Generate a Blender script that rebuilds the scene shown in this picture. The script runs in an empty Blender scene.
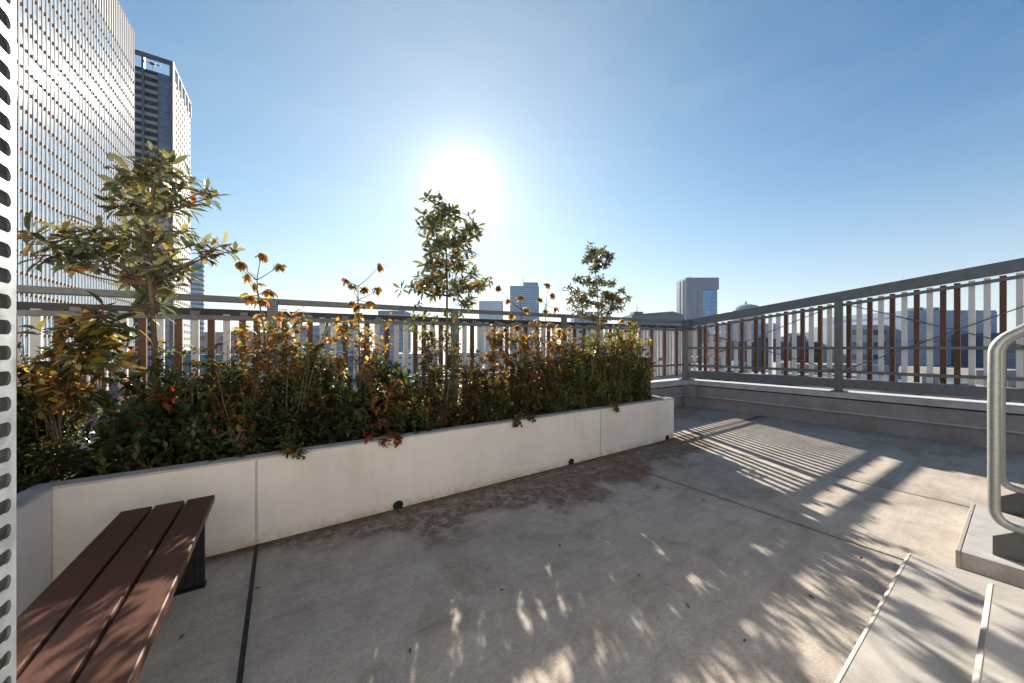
import bpy, math, random
import numpy as np
from mathutils import Vector
rnd = random.Random(7)
R_ = math.radians

# ------------------------------------------------------------------ frame of the place
# terrace axes: x runs along the long planter, y runs across it; the camera looks between them
FW = (0.5569, 0.8306); RT = (0.8306, -0.5569); EYE = 1.2; FPX = 344.0; HOR = 348.0
def cw(X, D, z):                 # camera-frame metres (right, depth) -> world
    return Vector((X*RT[0] + D*FW[0], X*RT[1] + D*FW[1], z))
def at(x, y, D):                 # the point seen at photo position x, y, D metres away
    return cw((x-512)/FPX*D, D, EYE + (HOR-y)/FPX*D)
def dn(x, n):                    # depth at which column x meets the line y = n
    return n/(FW[1] + (x-512)/FPX*RT[1])
def atn(x, y, n): return at(x, y, dn(x, n))

# ------------------------------------------------------------------ camera, world, sun
S = bpy.context.scene
cam = bpy.data.cameras.new('camera'); camo = bpy.data.objects.new('camera', cam)
S.collection.objects.link(camo); S.camera = camo
cam.sensor_width = 36; cam.lens = FPX/1024*36; cam.shift_y = 6.5/1024
cam.clip_start = 0.02; cam.clip_end = 20000
camo.location = (0, 0, EYE)
camo.rotation_euler = (R_(90), 0, math.atan2(-FW[0], FW[1]))

SX, SY = 463, 188
sd = (at(SX, SY, 100) - Vector((0, 0, EYE))).normalized()
EL = math.asin(sd.z); AZ = math.atan2(sd.x, sd.y)
w = bpy.data.worlds.new('World'); S.world = w; w.use_nodes = True
nt = w.node_tree; nt.nodes.clear()
def N(t, kind, **k):
    n = t.nodes.new(kind)
    for a, b in k.items(): setattr(n, a, b)
    return n
sky = N(nt, 'ShaderNodeTexSky', sky_type='NISHITA', sun_disc=False)
sky.sun_elevation = EL; sky.sun_rotation = AZ; sky.altitude = 50
sky.air_density = 1.0; sky.dust_density = 0.03; sky.ozone_density = 2.2
bg = N(nt, 'ShaderNodeBackground'); bg.inputs[1].default_value = 0.067
out = N(nt, 'ShaderNodeOutputWorld')
tc = N(nt, 'ShaderNodeTexCoord')
dot = N(nt, 'ShaderNodeVectorMath', operation='DOT_PRODUCT'); dot.inputs[1].default_value = sd
nt.links.new(tc.outputs['Generated'], dot.inputs[0])
mx = N(nt, 'ShaderNodeMath', operation='MAXIMUM'); mx.inputs[1].default_value = 0
nt.links.new(dot.outputs['Value'], mx.inputs[0])
hs = N(nt, 'ShaderNodeHueSaturation'); hs.inputs['Saturation'].default_value = 1.3; hs.inputs['Value'].default_value = .78; hs.inputs['Hue'].default_value = .494; nt.links.new(sky.outputs[0], hs.inputs['Color'])
last = hs.outputs[0]
sz_ = N(nt, 'ShaderNodeSeparateXYZ'); nt.links.new(tc.outputs['Generated'], sz_.inputs[0])
hz0 = N(nt, 'ShaderNodeMath', operation='SUBTRACT', use_clamp=True); hz0.inputs[0].default_value = 1; nt.links.new(sz_.outputs[2], hz0.inputs[1])
hz1 = N(nt, 'ShaderNodeMath', operation='POWER'); hz1.inputs[1].default_value = 4.5; nt.links.new(hz0.outputs[0], hz1.inputs[0])
hmix = N(nt, 'ShaderNodeMix', data_type='RGBA'); nt.links.new(hz1.outputs[0], hmix.inputs[0])
nt.links.new(last, hmix.inputs[6]); hmix.inputs[7].default_value = (4.5, 4.75, 5.0, 1); last = hmix.outputs[2]
# faint high wisps of cloud
cm_ = N(nt, 'ShaderNodeMapping'); cm_.inputs['Scale'].default_value = (1.2, 1.2, 4.5); cm_.inputs['Rotation'].default_value = (.2, .25, .5)
nt.links.new(tc.outputs['Generated'], cm_.inputs['Vector'])
cn = N(nt, 'ShaderNodeTexNoise'); cn.inputs['Scale'].default_value = 2.2; cn.inputs['Detail'].default_value = 7; cn.inputs['Roughness'].default_value = .55; cn.inputs['Distortion'].default_value = .6
nt.links.new(cm_.outputs[0], cn.inputs['Vector'])
cr = N(nt, 'ShaderNodeMapRange'); cr.inputs['From Min'].default_value = .48; cr.inputs['From Max'].default_value = .8; cr.inputs['To Max'].default_value = .06
nt.links.new(cn.outputs['Fac'], cr.inputs['Value'])
cmx = N(nt, 'ShaderNodeMix', data_type='RGBA'); nt.links.new(cr.outputs[0], cmx.inputs[0]); nt.links.new(last, cmx.inputs[6]); cmx.inputs[7].default_value = (5, 5.3, 5.7, 1); last = cmx.outputs[2]
for p, a, c in ((5, 1.0, (2.15, 1.95, 1.05)), (30, .9, (1.1, 1, .85)), (170, 1.9, (1, 1, .95)), (700, 9.0, (1, .98, .94)), (9000, 150, (1, .97, .92))):
    pw = N(nt, 'ShaderNodeMath', operation='POWER'); pw.inputs[1].default_value = p
    nt.links.new(mx.outputs[0], pw.inputs[0])
    sc = N(nt, 'ShaderNodeVectorMath', operation='SCALE'); sc.inputs[0].default_value = tuple(a*q for q in c)
    nt.links.new(pw.outputs[0], sc.inputs['Scale'])
    ad = N(nt, 'ShaderNodeVectorMath', operation='ADD')
    nt.links.new(last, ad.inputs[0]); nt.links.new(sc.outputs[0], ad.inputs[1]); last = ad.outputs[0]
nt.links.new(last, bg.inputs[0]); nt.links.new(bg.outputs[0], out.inputs[0])

sl = bpy.data.lights.new('sun', 'SUN'); slo = bpy.data.objects.new('sun', sl); S.collection.objects.link(slo)
sl.energy = 5.0; sl.angle = R_(0.53); sl.color = (1, .93, .82)
slo.rotation_euler = (-sd).to_track_quat('-Z', 'Y').to_euler(); slo.location = sd*60
S.view_settings.view_transform = 'Standard'; S.view_settings.look = 'None'
S.view_settings.exposure = 1.38; S.view_settings.gamma = 1
S.render.engine = 'CYCLES'; S.cycles.max_bounces = 8; S.cycles.diffuse_bounces = 5
S.cycles.transmission_bounces = 4; S.cycles.transparent_max_bounces = 6

# ------------------------------------------------------------------ materials
def mat(name, col=(.5, .5, .5), rough=.6, metal=0, spec=.5):
    m = bpy.data.materials.new(name); m.use_nodes = True
    b = m.node_tree.nodes['Principled BSDF']
    b.inputs['Base Color'].default_value = (*col, 1); b.inputs['Roughness'].default_value = rough
    b.inputs['Metallic'].default_value = metal; b.inputs['Specular IOR Level'].default_value = spec
    return m, m.node_tree, b
def noise(t, scale, detail=5, rough=.55, vec=None, dist=0):
    n = N(t, 'ShaderNodeTexNoise'); n.inputs['Scale'].default_value = scale
    n.inputs['Detail'].default_value = detail; n.inputs['Roughness'].default_value = rough
    n.inputs['Distortion'].default_value = dist
    if vec is not None: t.links.new(vec, n.inputs['Vector'])
    return n.outputs['Fac']
def ramp(t, fac, stops):
    r = N(t, 'ShaderNodeValToRGB'); e = r.color_ramp.elements
    while len(e) < len(stops): e.new(.5)
    for k, (p, c) in enumerate(stops):
        e[k].position = p; e[k].color = (*c, 1) if len(c) == 3 else c
    t.links.new(fac, r.inputs[0]); return r.outputs[0]
def g(v): return (v, v, v)
def mixc(t, a, b, fac, mode='MIX'):
    m = N(t, 'ShaderNodeMix', data_type='RGBA', blend_type=mode)
    for sock, v in ((m.inputs[0], fac), (m.inputs[6], a), (m.inputs[7], b)):
        if hasattr(v, 'is_linked'): t.links.new(v, sock)
        elif isinstance(v, (int, float)): sock.default_value = v
        else: sock.default_value = (*v, 1)
    return m.outputs[2]
def objco(t): return N(t, 'ShaderNodeTexCoord').outputs['Object']
def mapping(t, vec, scale=(1, 1, 1), rot=(0, 0, 0)):
    m = N(t, 'ShaderNodeMapping'); m.inputs['Scale'].default_value = scale; m.inputs['Rotation'].default_value = rot
    t.links.new(vec, m.inputs['Vector']); return m.outputs[0]
def bump(t, b, h, strength=.3, dist=.01):
    n = N(t, 'ShaderNodeBump'); n.inputs['Strength'].default_value = strength; n.inputs['Distance'].default_value = dist
    t.links.new(h, n.inputs['Height']); t.links.new(n.outputs[0], b.inputs['Normal'])
def mathn(t, op, a, b=0.0, clamp=False):
    m = N(t, 'ShaderNodeMath', operation=op, use_clamp=clamp)
    for sock, v in ((m.inputs[0], a), (m.inputs[1], b)):
        if hasattr(v, 'is_linked'): t.links.new(v, sock)
        else: sock.default_value = v
    return m.outputs[0]

def m_floor():
    m, t, b = mat('terrace_concrete', rough=.82, spec=.3)
    co = N(t, 'ShaderNodeNewGeometry').outputs['Position']
    big = noise(t, .9, 6, .6, co, .6); mid = noise(t, 6, 8, .65, co, .3); fine = noise(t, 160, 4, .7, co)
    streak = noise(t, 5, 6, .7, mapping(t, co, (.35, 5, 1), (0, 0, .25)))
    c = ramp(t, big, [(.3, (.36, .305, .252)), (.5, (.435, .373, .313)), (.72, (.51, .444, .377))])
    c = mixc(t, c, ramp(t, mid, [(.3, g(.72)), (.6, g(1)), (.75, g(1.1))]), .75, 'MULTIPLY')
    c = mixc(t, c, ramp(t, streak, [(.3, g(.86)), (.6, g(1.04))]), .7, 'MULTIPLY')
    c = mixc(t, c, ramp(t, fine, [(.32, g(.62)), (.5, g(1)), (.7, g(1.25))]), .75, 'MULTIPLY')
    grit = noise(t, 45, 6, .8, co)
    c = mixc(t, c, ramp(t, grit, [(.34, g(.72)), (.5, g(1)), (.66, g(1.14))]), .6, 'MULTIPLY')
    wet = noise(t, 1.1, 9, .72, mapping(t, co, (1, 1.6, 1), (0, 0, .4)), 1.2)
    c = mixc(t, c, ramp(t, wet, [(.36, (.74, .7, .66)), (.47, g(1)), (.62, g(1.05))]), .8, 'MULTIPLY')
    # small pits and specks
    vo = N(t, 'ShaderNodeTexVoronoi'); vo.inputs['Scale'].default_value = 34; t.links.new(co, vo.inputs['Vector'])
    pit = ramp(t, vo.outputs['Distance'], [(.03, g(1)), (.06, g(0))])
    msk = mathn(t, 'MULTIPLY', pit, ramp(t, noise(t, 7, 3, .5, co), [(.52, g(0)), (.6, g(1))]))
    c = mixc(t, c, (.08, .07, .06), mathn(t, 'MULTIPLY', msk, .8))
    # damp rusty dirt along the foot of the planter (y = 2.607)
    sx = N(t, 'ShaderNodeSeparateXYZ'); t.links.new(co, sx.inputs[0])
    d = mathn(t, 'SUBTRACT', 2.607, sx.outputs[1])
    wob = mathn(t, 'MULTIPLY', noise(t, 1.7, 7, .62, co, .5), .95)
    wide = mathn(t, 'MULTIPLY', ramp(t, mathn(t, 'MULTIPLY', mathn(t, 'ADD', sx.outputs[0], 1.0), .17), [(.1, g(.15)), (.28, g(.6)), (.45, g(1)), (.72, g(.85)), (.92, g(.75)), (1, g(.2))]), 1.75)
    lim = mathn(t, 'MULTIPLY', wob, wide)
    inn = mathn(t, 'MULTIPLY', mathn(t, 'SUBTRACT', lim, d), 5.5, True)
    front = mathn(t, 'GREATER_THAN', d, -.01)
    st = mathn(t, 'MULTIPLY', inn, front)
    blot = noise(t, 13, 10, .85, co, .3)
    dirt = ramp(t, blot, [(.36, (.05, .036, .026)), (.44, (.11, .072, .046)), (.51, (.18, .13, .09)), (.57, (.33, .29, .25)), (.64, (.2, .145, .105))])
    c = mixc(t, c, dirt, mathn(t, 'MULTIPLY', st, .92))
    rust = ramp(t, noise(t, 1.3, 5, .6, mapping(t, co, (1, 1, 1), (0, 0, 1))), [(.38, g(0)), (.52, g(1))])
    rx = ramp(t, mathn(t, 'MULTIPLY', sx.outputs[0], .2), [(.35, g(0)), (.48, g(1)), (.82, g(1)), (.9, g(0))])
    c = mixc(t, c, (.19, .09, .045), mathn(t, 'MULTIPLY', mathn(t, 'MULTIPLY', mathn(t, 'MULTIPLY', rust, rx), st), .5))
    # wet edge right at the foot
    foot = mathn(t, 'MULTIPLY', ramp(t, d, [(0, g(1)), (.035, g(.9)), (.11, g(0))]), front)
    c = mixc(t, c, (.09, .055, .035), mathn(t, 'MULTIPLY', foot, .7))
    # dirt beside the joints
    for jx in (-.126, 2.924, 4.31):
        dj = mathn(t, 'ABSOLUTE', mathn(t, 'SUBTRACT', sx.outputs[0], jx))
        k = mathn(t, 'MULTIPLY', ramp(t, dj, [(0, g(1)), (.05, g(0))]), ramp(t, mid, [(.4, g(0)), (.6, g(.8))]))
        c = mixc(t, c, (.12, .1, .085), mathn(t, 'MULTIPLY', k, .7))
    # dirt collected at the first step
    ds = mathn(t, 'SUBTRACT', sx.outputs[1], .351)
    k = mathn(t, 'MULTIPLY', ramp(t, ds, [(0, g(1)), (.09, g(0))]), ramp(t, blot, [(.5, g(0)), (.62, g(1))]))
    k = mathn(t, 'MULTIPLY', k, mathn(t, 'LESS_THAN', sx.outputs[0], 2.9))
    c = mixc(t, c, (.11, .07, .05), mathn(t, 'MULTIPLY', k, .8))
    t.links.new(c, b.inputs['Base Color'])
    bump(t, b, mathn(t, 'ADD', mathn(t, 'MULTIPLY', fine, .5), mathn(t, 'MULTIPLY', blot, .8)), .35, .006)
    return m
def m_speck(name, c1, c2, sc=8, rough=.75, bs=.2, fine=180, spec=.4, zs=1.0):
    m, t, b = mat(name, rough=rough, spec=spec)
    co = N(t, 'ShaderNodeNewGeometry').outputs['Position']
    co2 = mapping(t, co, (1, 1, zs))
    c = ramp(t, noise(t, sc, 7, .62, co2, .3), [(.3, c1), (.68, c2)])
    c = mixc(t, c, ramp(t, noise(t, 1.6, 8, .7, co2, .9), [(.36, (.76, .73, .7)), (.5, g(1)), (.66, g(1.05))]), .8, 'MULTIPLY')
    f = noise(t, fine, 3, .6, co)
    c = mixc(t, c, ramp(t, f, [(.3, g(.88)), (.65, g(1.06))]), .7, 'MULTIPLY')
    t.links.new(c, b.inputs['Base Color']); bump(t, b, f, bs, .003)
    return m
def m_plaster():
    m, t, b = mat('white_plaster', rough=.7, spec=.35)
    co = N(t, 'ShaderNodeNewGeometry').outputs['Position']
    c = ramp(t, noise(t, 2.5, 6, .6, co, .3), [(.3, (.67, .625, .58)), (.7, (.76, .715, .67))])
    run = noise(t, 6, 6, .65, mapping(t, co, (3, 3, .25)))
    c = mixc(t, c, ramp(t, run, [(.3, (.86, .83, .79)), (.55, g(1))]), .28, 'MULTIPLY')
    c = mixc(t, c, ramp(t, noise(t, 1.4, 8, .7, co, 1), [(.36, (.9, .87, .83)), (.5, g(1))]), .7, 'MULTIPLY')
    sx = N(t, 'ShaderNodeSeparateXYZ'); t.links.new(co, sx.inputs[0])
    k = mathn(t, 'MULTIPLY', ramp(t, sx.outputs[2], [(0, g(1)), (.02, g(.75)), (.09, g(0))]), ramp(t, noise(t, 14, 6, .7, co), [(.35, g(0)), (.6, g(1))]))
    c = mixc(t, c, (.36, .25, .17), mathn(t, 'MULTIPLY', k, .75))
    t.links.new(c, b.inputs['Base Color']); bump(t, b, noise(t, 90, 4, .6, co), .12, .002)
    return m
def m_metal(name, c1, c2, rough=.45, metal=.55, sc=18):
    m, t, b = mat(name, rough=rough, metal=metal)
    co = N(t, 'ShaderNodeNewGeometry').outputs['Position']
    n = noise(t, sc, 6, .7, co, .2)
    t.links.new(ramp(t, n, [(.3, c1), (.7, c2)]), b.inputs['Base Color'])
    t.links.new(ramp(t, noise(t, sc*2, 4, .6, co), [(.3, g(rough-.1)), (.7, g(rough+.12))]), b.inputs['Roughness'])
    bump(t, b, n, .08, .002)
    return m
def m_leaf(name, rough=.38, trans=.4):
    m, t, b = mat(name, rough=rough, spec=.45)
    a = N(t, 'ShaderNodeAttribute', attribute_name='leaf_colour')
    co = N(t, 'ShaderNodeNewGeometry').outputs['Position']
    c = mixc(t, a.outputs['Color'], ramp(t, noise(t, 60, 3, .5, co), [(.3, g(.75)), (.7, g(1.2))]), .7, 'MULTIPLY')
    t.links.new(c, b.inputs['Base Color'])
    tr = N(t, 'ShaderNodeBsdfTranslucent')
    t.links.new(mixc(t, c, (1.35, 1.2, .7), 1.0, 'MULTIPLY'), tr.inputs[0])
    mx = N(t, 'ShaderNodeMixShader'); mx.inputs[0].default_value = trans
    t.links.new(b.outputs[0], mx.inputs[1]); t.links.new(tr.outputs[0], mx.inputs[2])
    t.links.new(mx.outputs[0], t.nodes['Material Output'].inputs[0])
    return m
def m_wood():
    m, t, b = mat('reddish_brown_plank', rough=.5, spec=.28)
    co = N(t, 'ShaderNodeNewGeometry').outputs['Position']
    gr = noise(t, 14, 8, .7, mapping(t, co, (14, .6, 14)), .4)
    c = ramp(t, gr, [(.25, (.055, .019, .011)), (.55, (.09, .032, .018)), (.8, (.14, .055, .031))])
    c = mixc(t, c, ramp(t, noise(t, 3, 5, .6, co), [(.3, g(.82)), (.7, g(1.12))]), .8, 'MULTIPLY')
    t.links.new(c, b.inputs['Base Color']); bump(t, b, gr, .15, .002)
    return m
M = {}
M['floor'] = m_floor()
M['plaster'] = m_plaster()
M['coping'] = m_speck('planter_coping', (.36, .345, .32), (.54, .515, .485), 9)
M['step'] = m_speck('step_concrete', (.30, .27, .24), (.41, .375, .335), 5, .8, .25, 150)
M['nosing'] = m_speck('step_nosing', (.28, .25, .22), (.37, .34, .305), 20)
M['landing'] = m_speck('landing_concrete', (.3, .285, .265), (.42, .4, .375), 7, .8, .3, 120)
M['parapet'] = m_speck('parapet_render', (.26, .238, .232), (.345, .32, .31), 4, .7, .15, 120)
M['cap'] = m_speck('parapet_cap', (.42, .41, .4), (.54, .53, .51), 8, .6)
M['soil'] = m_speck('soil', (.03, .02, .014), (.09, .06, .04), 30, .95, .9, 60)
M['joint'] = m_speck('joint_sealant', (.012, .012, .012), (.05, .045, .04), 40, .7)
M['groove'] = m_speck('planter_joint', (.42, .39, .36), (.56, .53, .5), 30, .8)
M['dark'] = m_speck('black_paint', (.008, .008, .009), (.02, .02, .022), 20, .45)
M['hole'] = mat('drain_shade_black', (.01, .01, .01), .9)[0]  # black that stands for the shade inside the drains
M['steel'] = m_metal('grey_steel', (.125, .136, .134), (.19, .2, .196), .5, .25)
M['steel2'] = m_metal('weathered_rail', (.15, .155, .15), (.24, .24, .225), .55, .2, 30)
M['shaderail'] = m_metal('shaded_rail', (.03, .027, .025), (.06, .054, .05), .55, .1, 30)  # brownish black, darkened for the shade this rail hangs in
M['galv'] = m_metal('galvanised_pipe', (.27, .28, .27), (.40, .41, .395), .42, .6, 70)
M['panel'] = m_metal('perforated_sheet', (.21, .225, .235), (.32, .335, .345), .48, .6, 12)
M['slatw'] = m_speck('pale_slat', (.72, .69, .65), (.8, .77, .73), 6, .55, .05, 90, .4, .3)
M['slatb'] = m_speck('brown_slat', (.095, .038, .017), (.175, .075, .034), 16, .5, .1, 90, .4, .12)
M['wood'] = m_wood()
M['bark'] = m_speck('bark', (.09, .06, .04), (.2, .145, .1), 40, .9, .7, 90)
M['leaf'] = m_leaf('broad_leaf', .36, .35)
M['sleaf'] = m_leaf('shrub_leaf', .32, .5)
M['dleaf'] = m_leaf('dry_leaf', .6, .5)
M['stringer'] = m_metal('stair_plate', (.08, .085, .088), (.125, .13, .13), .5, .4)

# ------------------------------------------------------------------ objects
BASE = {}
def tag(o, label=None, cat=None, group=None, kind=None):
    if label: o['label'] = label
    if cat: o['category'] = cat
    if group: o['group'] = group
    if kind: o['kind'] = kind
    return o
def thing(name, loc, label, cat, group=None, rotz=0):
    o = bpy.data.objects.new(name, None); S.collection.objects.link(o)
    o.location = loc; o.rotation_euler = (0, 0, rotz); o.empty_display_size = .2
    BASE[o.name] = Vector(loc)
    return tag(o, label, cat, group)
class MB:
    def __init__(s): s.v = []; s.f = []
    def add(s, vs, fs):
        k = len(s.v); s.v += [tuple(p) for p in vs]; s.f += [tuple(i+k for i in f) for f in fs]; return s
    def box(s, a, b):
        x0, y0, z0 = (min(p, q) for p, q in zip(a, b)); x1, y1, z1 = (max(p, q) for p, q in zip(a, b))
        return s.add([(x0,y0,z0),(x1,y0,z0),(x1,y1,z0),(x0,y1,z0),(x0,y0,z1),(x1,y0,z1),(x1,y1,z1),(x0,y1,z1)],
                     [(0,3,2,1),(4,5,6,7),(0,1,5,4),(1,2,6,5),(2,3,7,6),(3,0,4,7)])
    def prism(s, poly, h0, h1):          # polygon in xy between two heights
        n = len(poly)
        return s.add([(x,y,h0) for x,y in poly]+[(x,y,h1) for x,y in poly],
                     [tuple(range(n-1,-1,-1)), tuple(range(n,2*n))]+[(i,(i+1)%n,(i+1)%n+n,i+n) for i in range(n)])
    def hexa(s, p): return s.add(p, [(0,3,2,1),(4,5,6,7),(0,1,5,4),(1,2,6,5),(2,3,7,6),(3,0,4,7)])
    def tube(s, pts, rad, seg=10):
        pts = [Vector(p) for p in pts]; n = len(pts)
        if not hasattr(rad, '__len__'): rad = [rad]*n
        vs = []; fs = []; up = None
        for i, p in enumerate(pts):
            t = (pts[min(i+1,n-1)]-pts[max(i-1,0)]).normalized()
            if up is None: up = t.orthogonal().normalized()
            up = (up - t*up.dot(t)).normalized(); q = t.cross(up)
            for k in range(seg):
                a = 2*math.pi*k/seg; vs.append(p + (up*math.cos(a)+q*math.sin(a))*rad[i])
        for i in range(n-1):
            for k in range(seg):
                k2 = (k+1)%seg; fs.append((i*seg+k, i*seg+k2, (i+1)*seg+k2, (i+1)*seg+k))
        fs.append(tuple(range(seg-1,-1,-1))); fs.append(tuple((n-1)*seg+k for k in range(seg)))
        return s.add(vs, fs)
    def build(s, name, m, parent=None, local=False, bevel=0, smooth=False):
        off = Vector((0,0,0)) if (local or parent is None) else BASE[parent.name]
        me = bpy.data.meshes.new(name)
        me.from_pydata([(x-off[0], y-off[1], z-off[2]) for x,y,z in s.v], [], s.f); me.update()
        me.materials.append(m)
        if smooth: me.polygons.foreach_set('use_smooth', [True]*len(me.polygons))
        o = bpy.data.objects.new(name, me); S.collection.objects.link(o)
        if parent is not None:
            o.parent = parent; BASE[o.name] = BASE[parent.name]
        if bevel:
            md = o.modifiers.new('bevel', 'BEVEL'); md.width = bevel; md.segments = 2; md.limit_method = 'ANGLE'
        return o
def box(a, b): return MB().box(a, b)
def struct(o): o['kind'] = 'structure'; return o
def dup(o, parent):
    c = o.copy(); S.collection.objects.link(c); c.parent = parent; BASE[c.name] = BASE[parent.name]; return c

# ------------------------------------------------------------------ ground and terrace
GZ = -28.0
mg, t, b = mat('city_ground', rough=.9)
co = N(t, 'ShaderNodeNewGeometry').outputs['Position']
vo = N(t, 'ShaderNodeTexVoronoi'); vo.inputs['Scale'].default_value = .035; t.links.new(co, vo.inputs['Vector'])
t.links.new(mixc(t, ramp(t, vo.outputs['Distance'], [(.1, g(.12)), (.5, g(.22))]), ramp(t, noise(t, .02, 6, .7, co), [(.4, (.09, .1, .07)), (.6, (.2, .2, .2))]), .5), b.inputs['Base Color'])
struct(MB().add([(-7000,-7000,GZ),(7000,-7000,GZ),(7000,7000,GZ),(-7000,7000,GZ)], [(0,1,2,3)]).build('ground', mg))

PX0, PX1, PN0 = -9.0, 7.45, -7.0      # terrace extent
PN1 = 4.3
# floor slabs between the joints
js = [PX0, -.126, 2.924, 4.31, 7.1]
m = MB(); hw = [0, .0095, .009, .008, 0]
for i in range(4):
    m.box((js[i]+hw[i], PN0, -.2), (js[i+1]-hw[i+1], 3.95, 0))
struct(m.build('terrace_floor', M['floor'], bevel=.002))
m = MB()
for i in (1, 2, 3): m.box((js[i]-hw[i], PN0, -.2), (js[i]+hw[i], 3.95, -.004))
struct(m.build('floor_joints', M['joint']))
body = thing('host_building', (0, -1, GZ), 'pale building carrying the concrete roof terrace', 'building')
box((PX0, PN0, GZ), (PX1, PN1, -.2)).build('wall', M['plaster'], body)
# roof house added unseen behind the viewer, bouncing warm sunlight onto the planter
bounce_block = thing('roof_house', (0, -2.5, 0), 'white rendered roof house behind the concrete steps', 'building')
box((-9, -7, 0), (2.3, -1.25, 3.3)).build('wall', M['plaster'], bounce_block)
box((-9.1, -7.1, 3.3), (2.4, -1.15, 3.42)).build('roof', M['parapet'], bounce_block)
df = box((-.5, -1.25, .2), (.5, -1.2, 2.3)).build('door', M['steel'], bounce_block)
box((.36, -1.2, 1.15), (.4, -1.15, 1.3)).build('handle', M['galv'], df)

# parapet wall: two arms meeting in the corner
par = thing('parapet_wall', (7.25, 4.1, 0), 'low stepped grey parapet wall with pale sunlit cap under the fences', 'wall')
def par_run(inner_b, inner_n, z0, z1):
    # L-shaped course whose inner faces are x = inner_b and y = inner_n
    return MB().prism([(PX0, inner_n), (inner_b, inner_n), (inner_b, PN0), (PX1, PN0), (PX1, PN1), (PX0, PN1)], z0, z1)
par_run(7.06, 3.93, 0, .225).build('lower_course', M['parapet'], par)
par_run(6.995, 3.865, .225, .243).build('ledge', M['cap'], par)
par_run(7.02, 3.89, .243, .425).build('upper_course', M['parapet'], par)
par_run(7.05, 3.92, .425, .447).build('shadow_gap', M['joint'], par)
par_run(6.985, 3.855, .447, .53).build('cap', M['cap'], par, bevel=.006)
pd = MB(); pd.box((6.87, 3.74, 0), (7.055, 3.925, .22)); pd.box((6.83, 3.70, .2255), (7.015, 3.885, .44))
pd.build('corner_pedestal', M['parapet'], par, bevel=.006)

# ------------------------------------------------------------------ planter
pl = thing('planter', (2, 3, 0), 'long white plastered planter box full of shrubs along the fence', 'planter')
PF, PB, PH, PE, PL = 2.607, 3.5, .533, 4.349, -.916
def lshape(d, z0, z1, back=0):
    a = d
    return MB().prism([(PL-a, PF+a), (PL-a, -1.0+a), (PL-.95+a, -1.0+a), (PL-.95+a, PB-a), (PE-a, PB-a), (PE-a, PF+a)][::-1], z0, z1)
WT = .085
walls = MB()
walls.box((PL-WT, PF, 0), (PE, PF+WT, PH-.012)); walls.box((PE-WT, PF+WT, 0), (PE, PB-WT, PH-.012))
walls.box((PL-.95, PB-WT, 0), (PE, PB, PH-.012)); walls.box((PL-.95, -1, 0), (PL-.95+WT, PB-WT, PH-.012))
walls.box((PL-WT, -1+WT, 0), (PL, PF, PH-.012)); walls.box((PL-.95+WT, -1, 0), (PL, -1+WT, PH-.012))
walls.build('wall', M['plaster'], pl, bevel=.006)
cp = MB(); z0, z1 = PH-.0115, PH; e = .004
cp.box((PL-WT, PF-e+.002, z0), (PE+e, PF+WT+e, z1)); cp.box((PE-WT-e, PF+WT+e, z0), (PE+e, PB-WT-e, z1))
cp.box((PL-.95-e, PB-WT-e, z0), (PE+e, PB+e, z1)); cp.box((PL-.95-e, -1-e, z0), (PL-.95+WT+e, PB-WT-e, z1))
cp.box((PL-WT-e, -1+WT, z0), (PL+e-.002, PF-e+.002, z1)); cp.box((PL-.95+WT+e, -1-e, z0), (PL+e, -1+WT, z1))
cp.build('coping', M['coping'], pl)
gm = MB()
for x in (-.126, 2.924): box((x-.006, PF-.003, .004), (x+.006, PF+.01, PH-.016)).build('wall_joint', M['groove'], pl)
gm.box((PL-.012, PF-.001, .004), (PL+.002, PF+.001, PH-.016))
gm.build('wall_joint', M['groove'], pl)
for (x, y, wd) in ((398, 510, .05), (571, 464.5, .05), (667, 440, .05)):
    D = dn(x, PF); c = at(x, y, D).x
    h = MB(); k = 12; r = .034; cz = .022
    pts = [(c-r, .002)]+[(c+r*math.cos(math.pi-a*math.pi/k), cz+r*math.sin(a*math.pi/k)) for a in range(k+1)]+[(c+r, .002)]
    n = len(pts)
    h.add([(px, PF-.004, z) for px, z in pts]+[(px, PF+.01, z) for px, z in pts],
          [tuple(range(n-1,-1,-1)), tuple(range(n,2*n))]+[(i,(i+1)%n,(i+1)%n+n,i+n) for i in range(n)])
    hr = MB().tube([(c+(r+.003)*math.cos(math.pi-a*math.pi/k), PF-.004, cz+(r+.003)*math.sin(a*math.pi/k)) for a in range(k+1)], .0035, 6)
    ho = h.build('drain_hole', M['hole'], pl); hr.build('rim', M['joint'], ho)  # solid black insert paints the shade inside the drain mouth
soil = MB()
def soilgrid(x0, x1, y0, y1, st=.06):
    nx = max(2, int((x1-x0)/st)); ny = max(2, int((y1-y0)/st)); vs = []
    for j in range(ny+1):
        for i in range(nx+1):
            x = x0+(x1-x0)*i/nx; y = y0+(y1-y0)*j/ny
            vs.append((x, y, .47+.03*math.sin(x*3.1+y)*math.cos(y*4)+rnd.uniform(-.012, .012)))
    soil.add(vs, [(j*(nx+1)+i, j*(nx+1)+i+1, (j+1)*(nx+1)+i+1, (j+1)*(nx+1)+i) for j in range(ny) for i in range(nx)])
soilgrid(PL-.95+WT, PE-WT, PF+WT, PB-WT); soilgrid(PL-.95+WT, PL-WT, -1+WT, PF+WT)
soil.build('soil', M['soil'], pl)
tag(box((4.14, 2.88, .47), (4.24, 2.98, 1.07)).build('post', M['dark'], bevel=.004), 'short black square post at the right end of the white planter', 'post')

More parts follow.
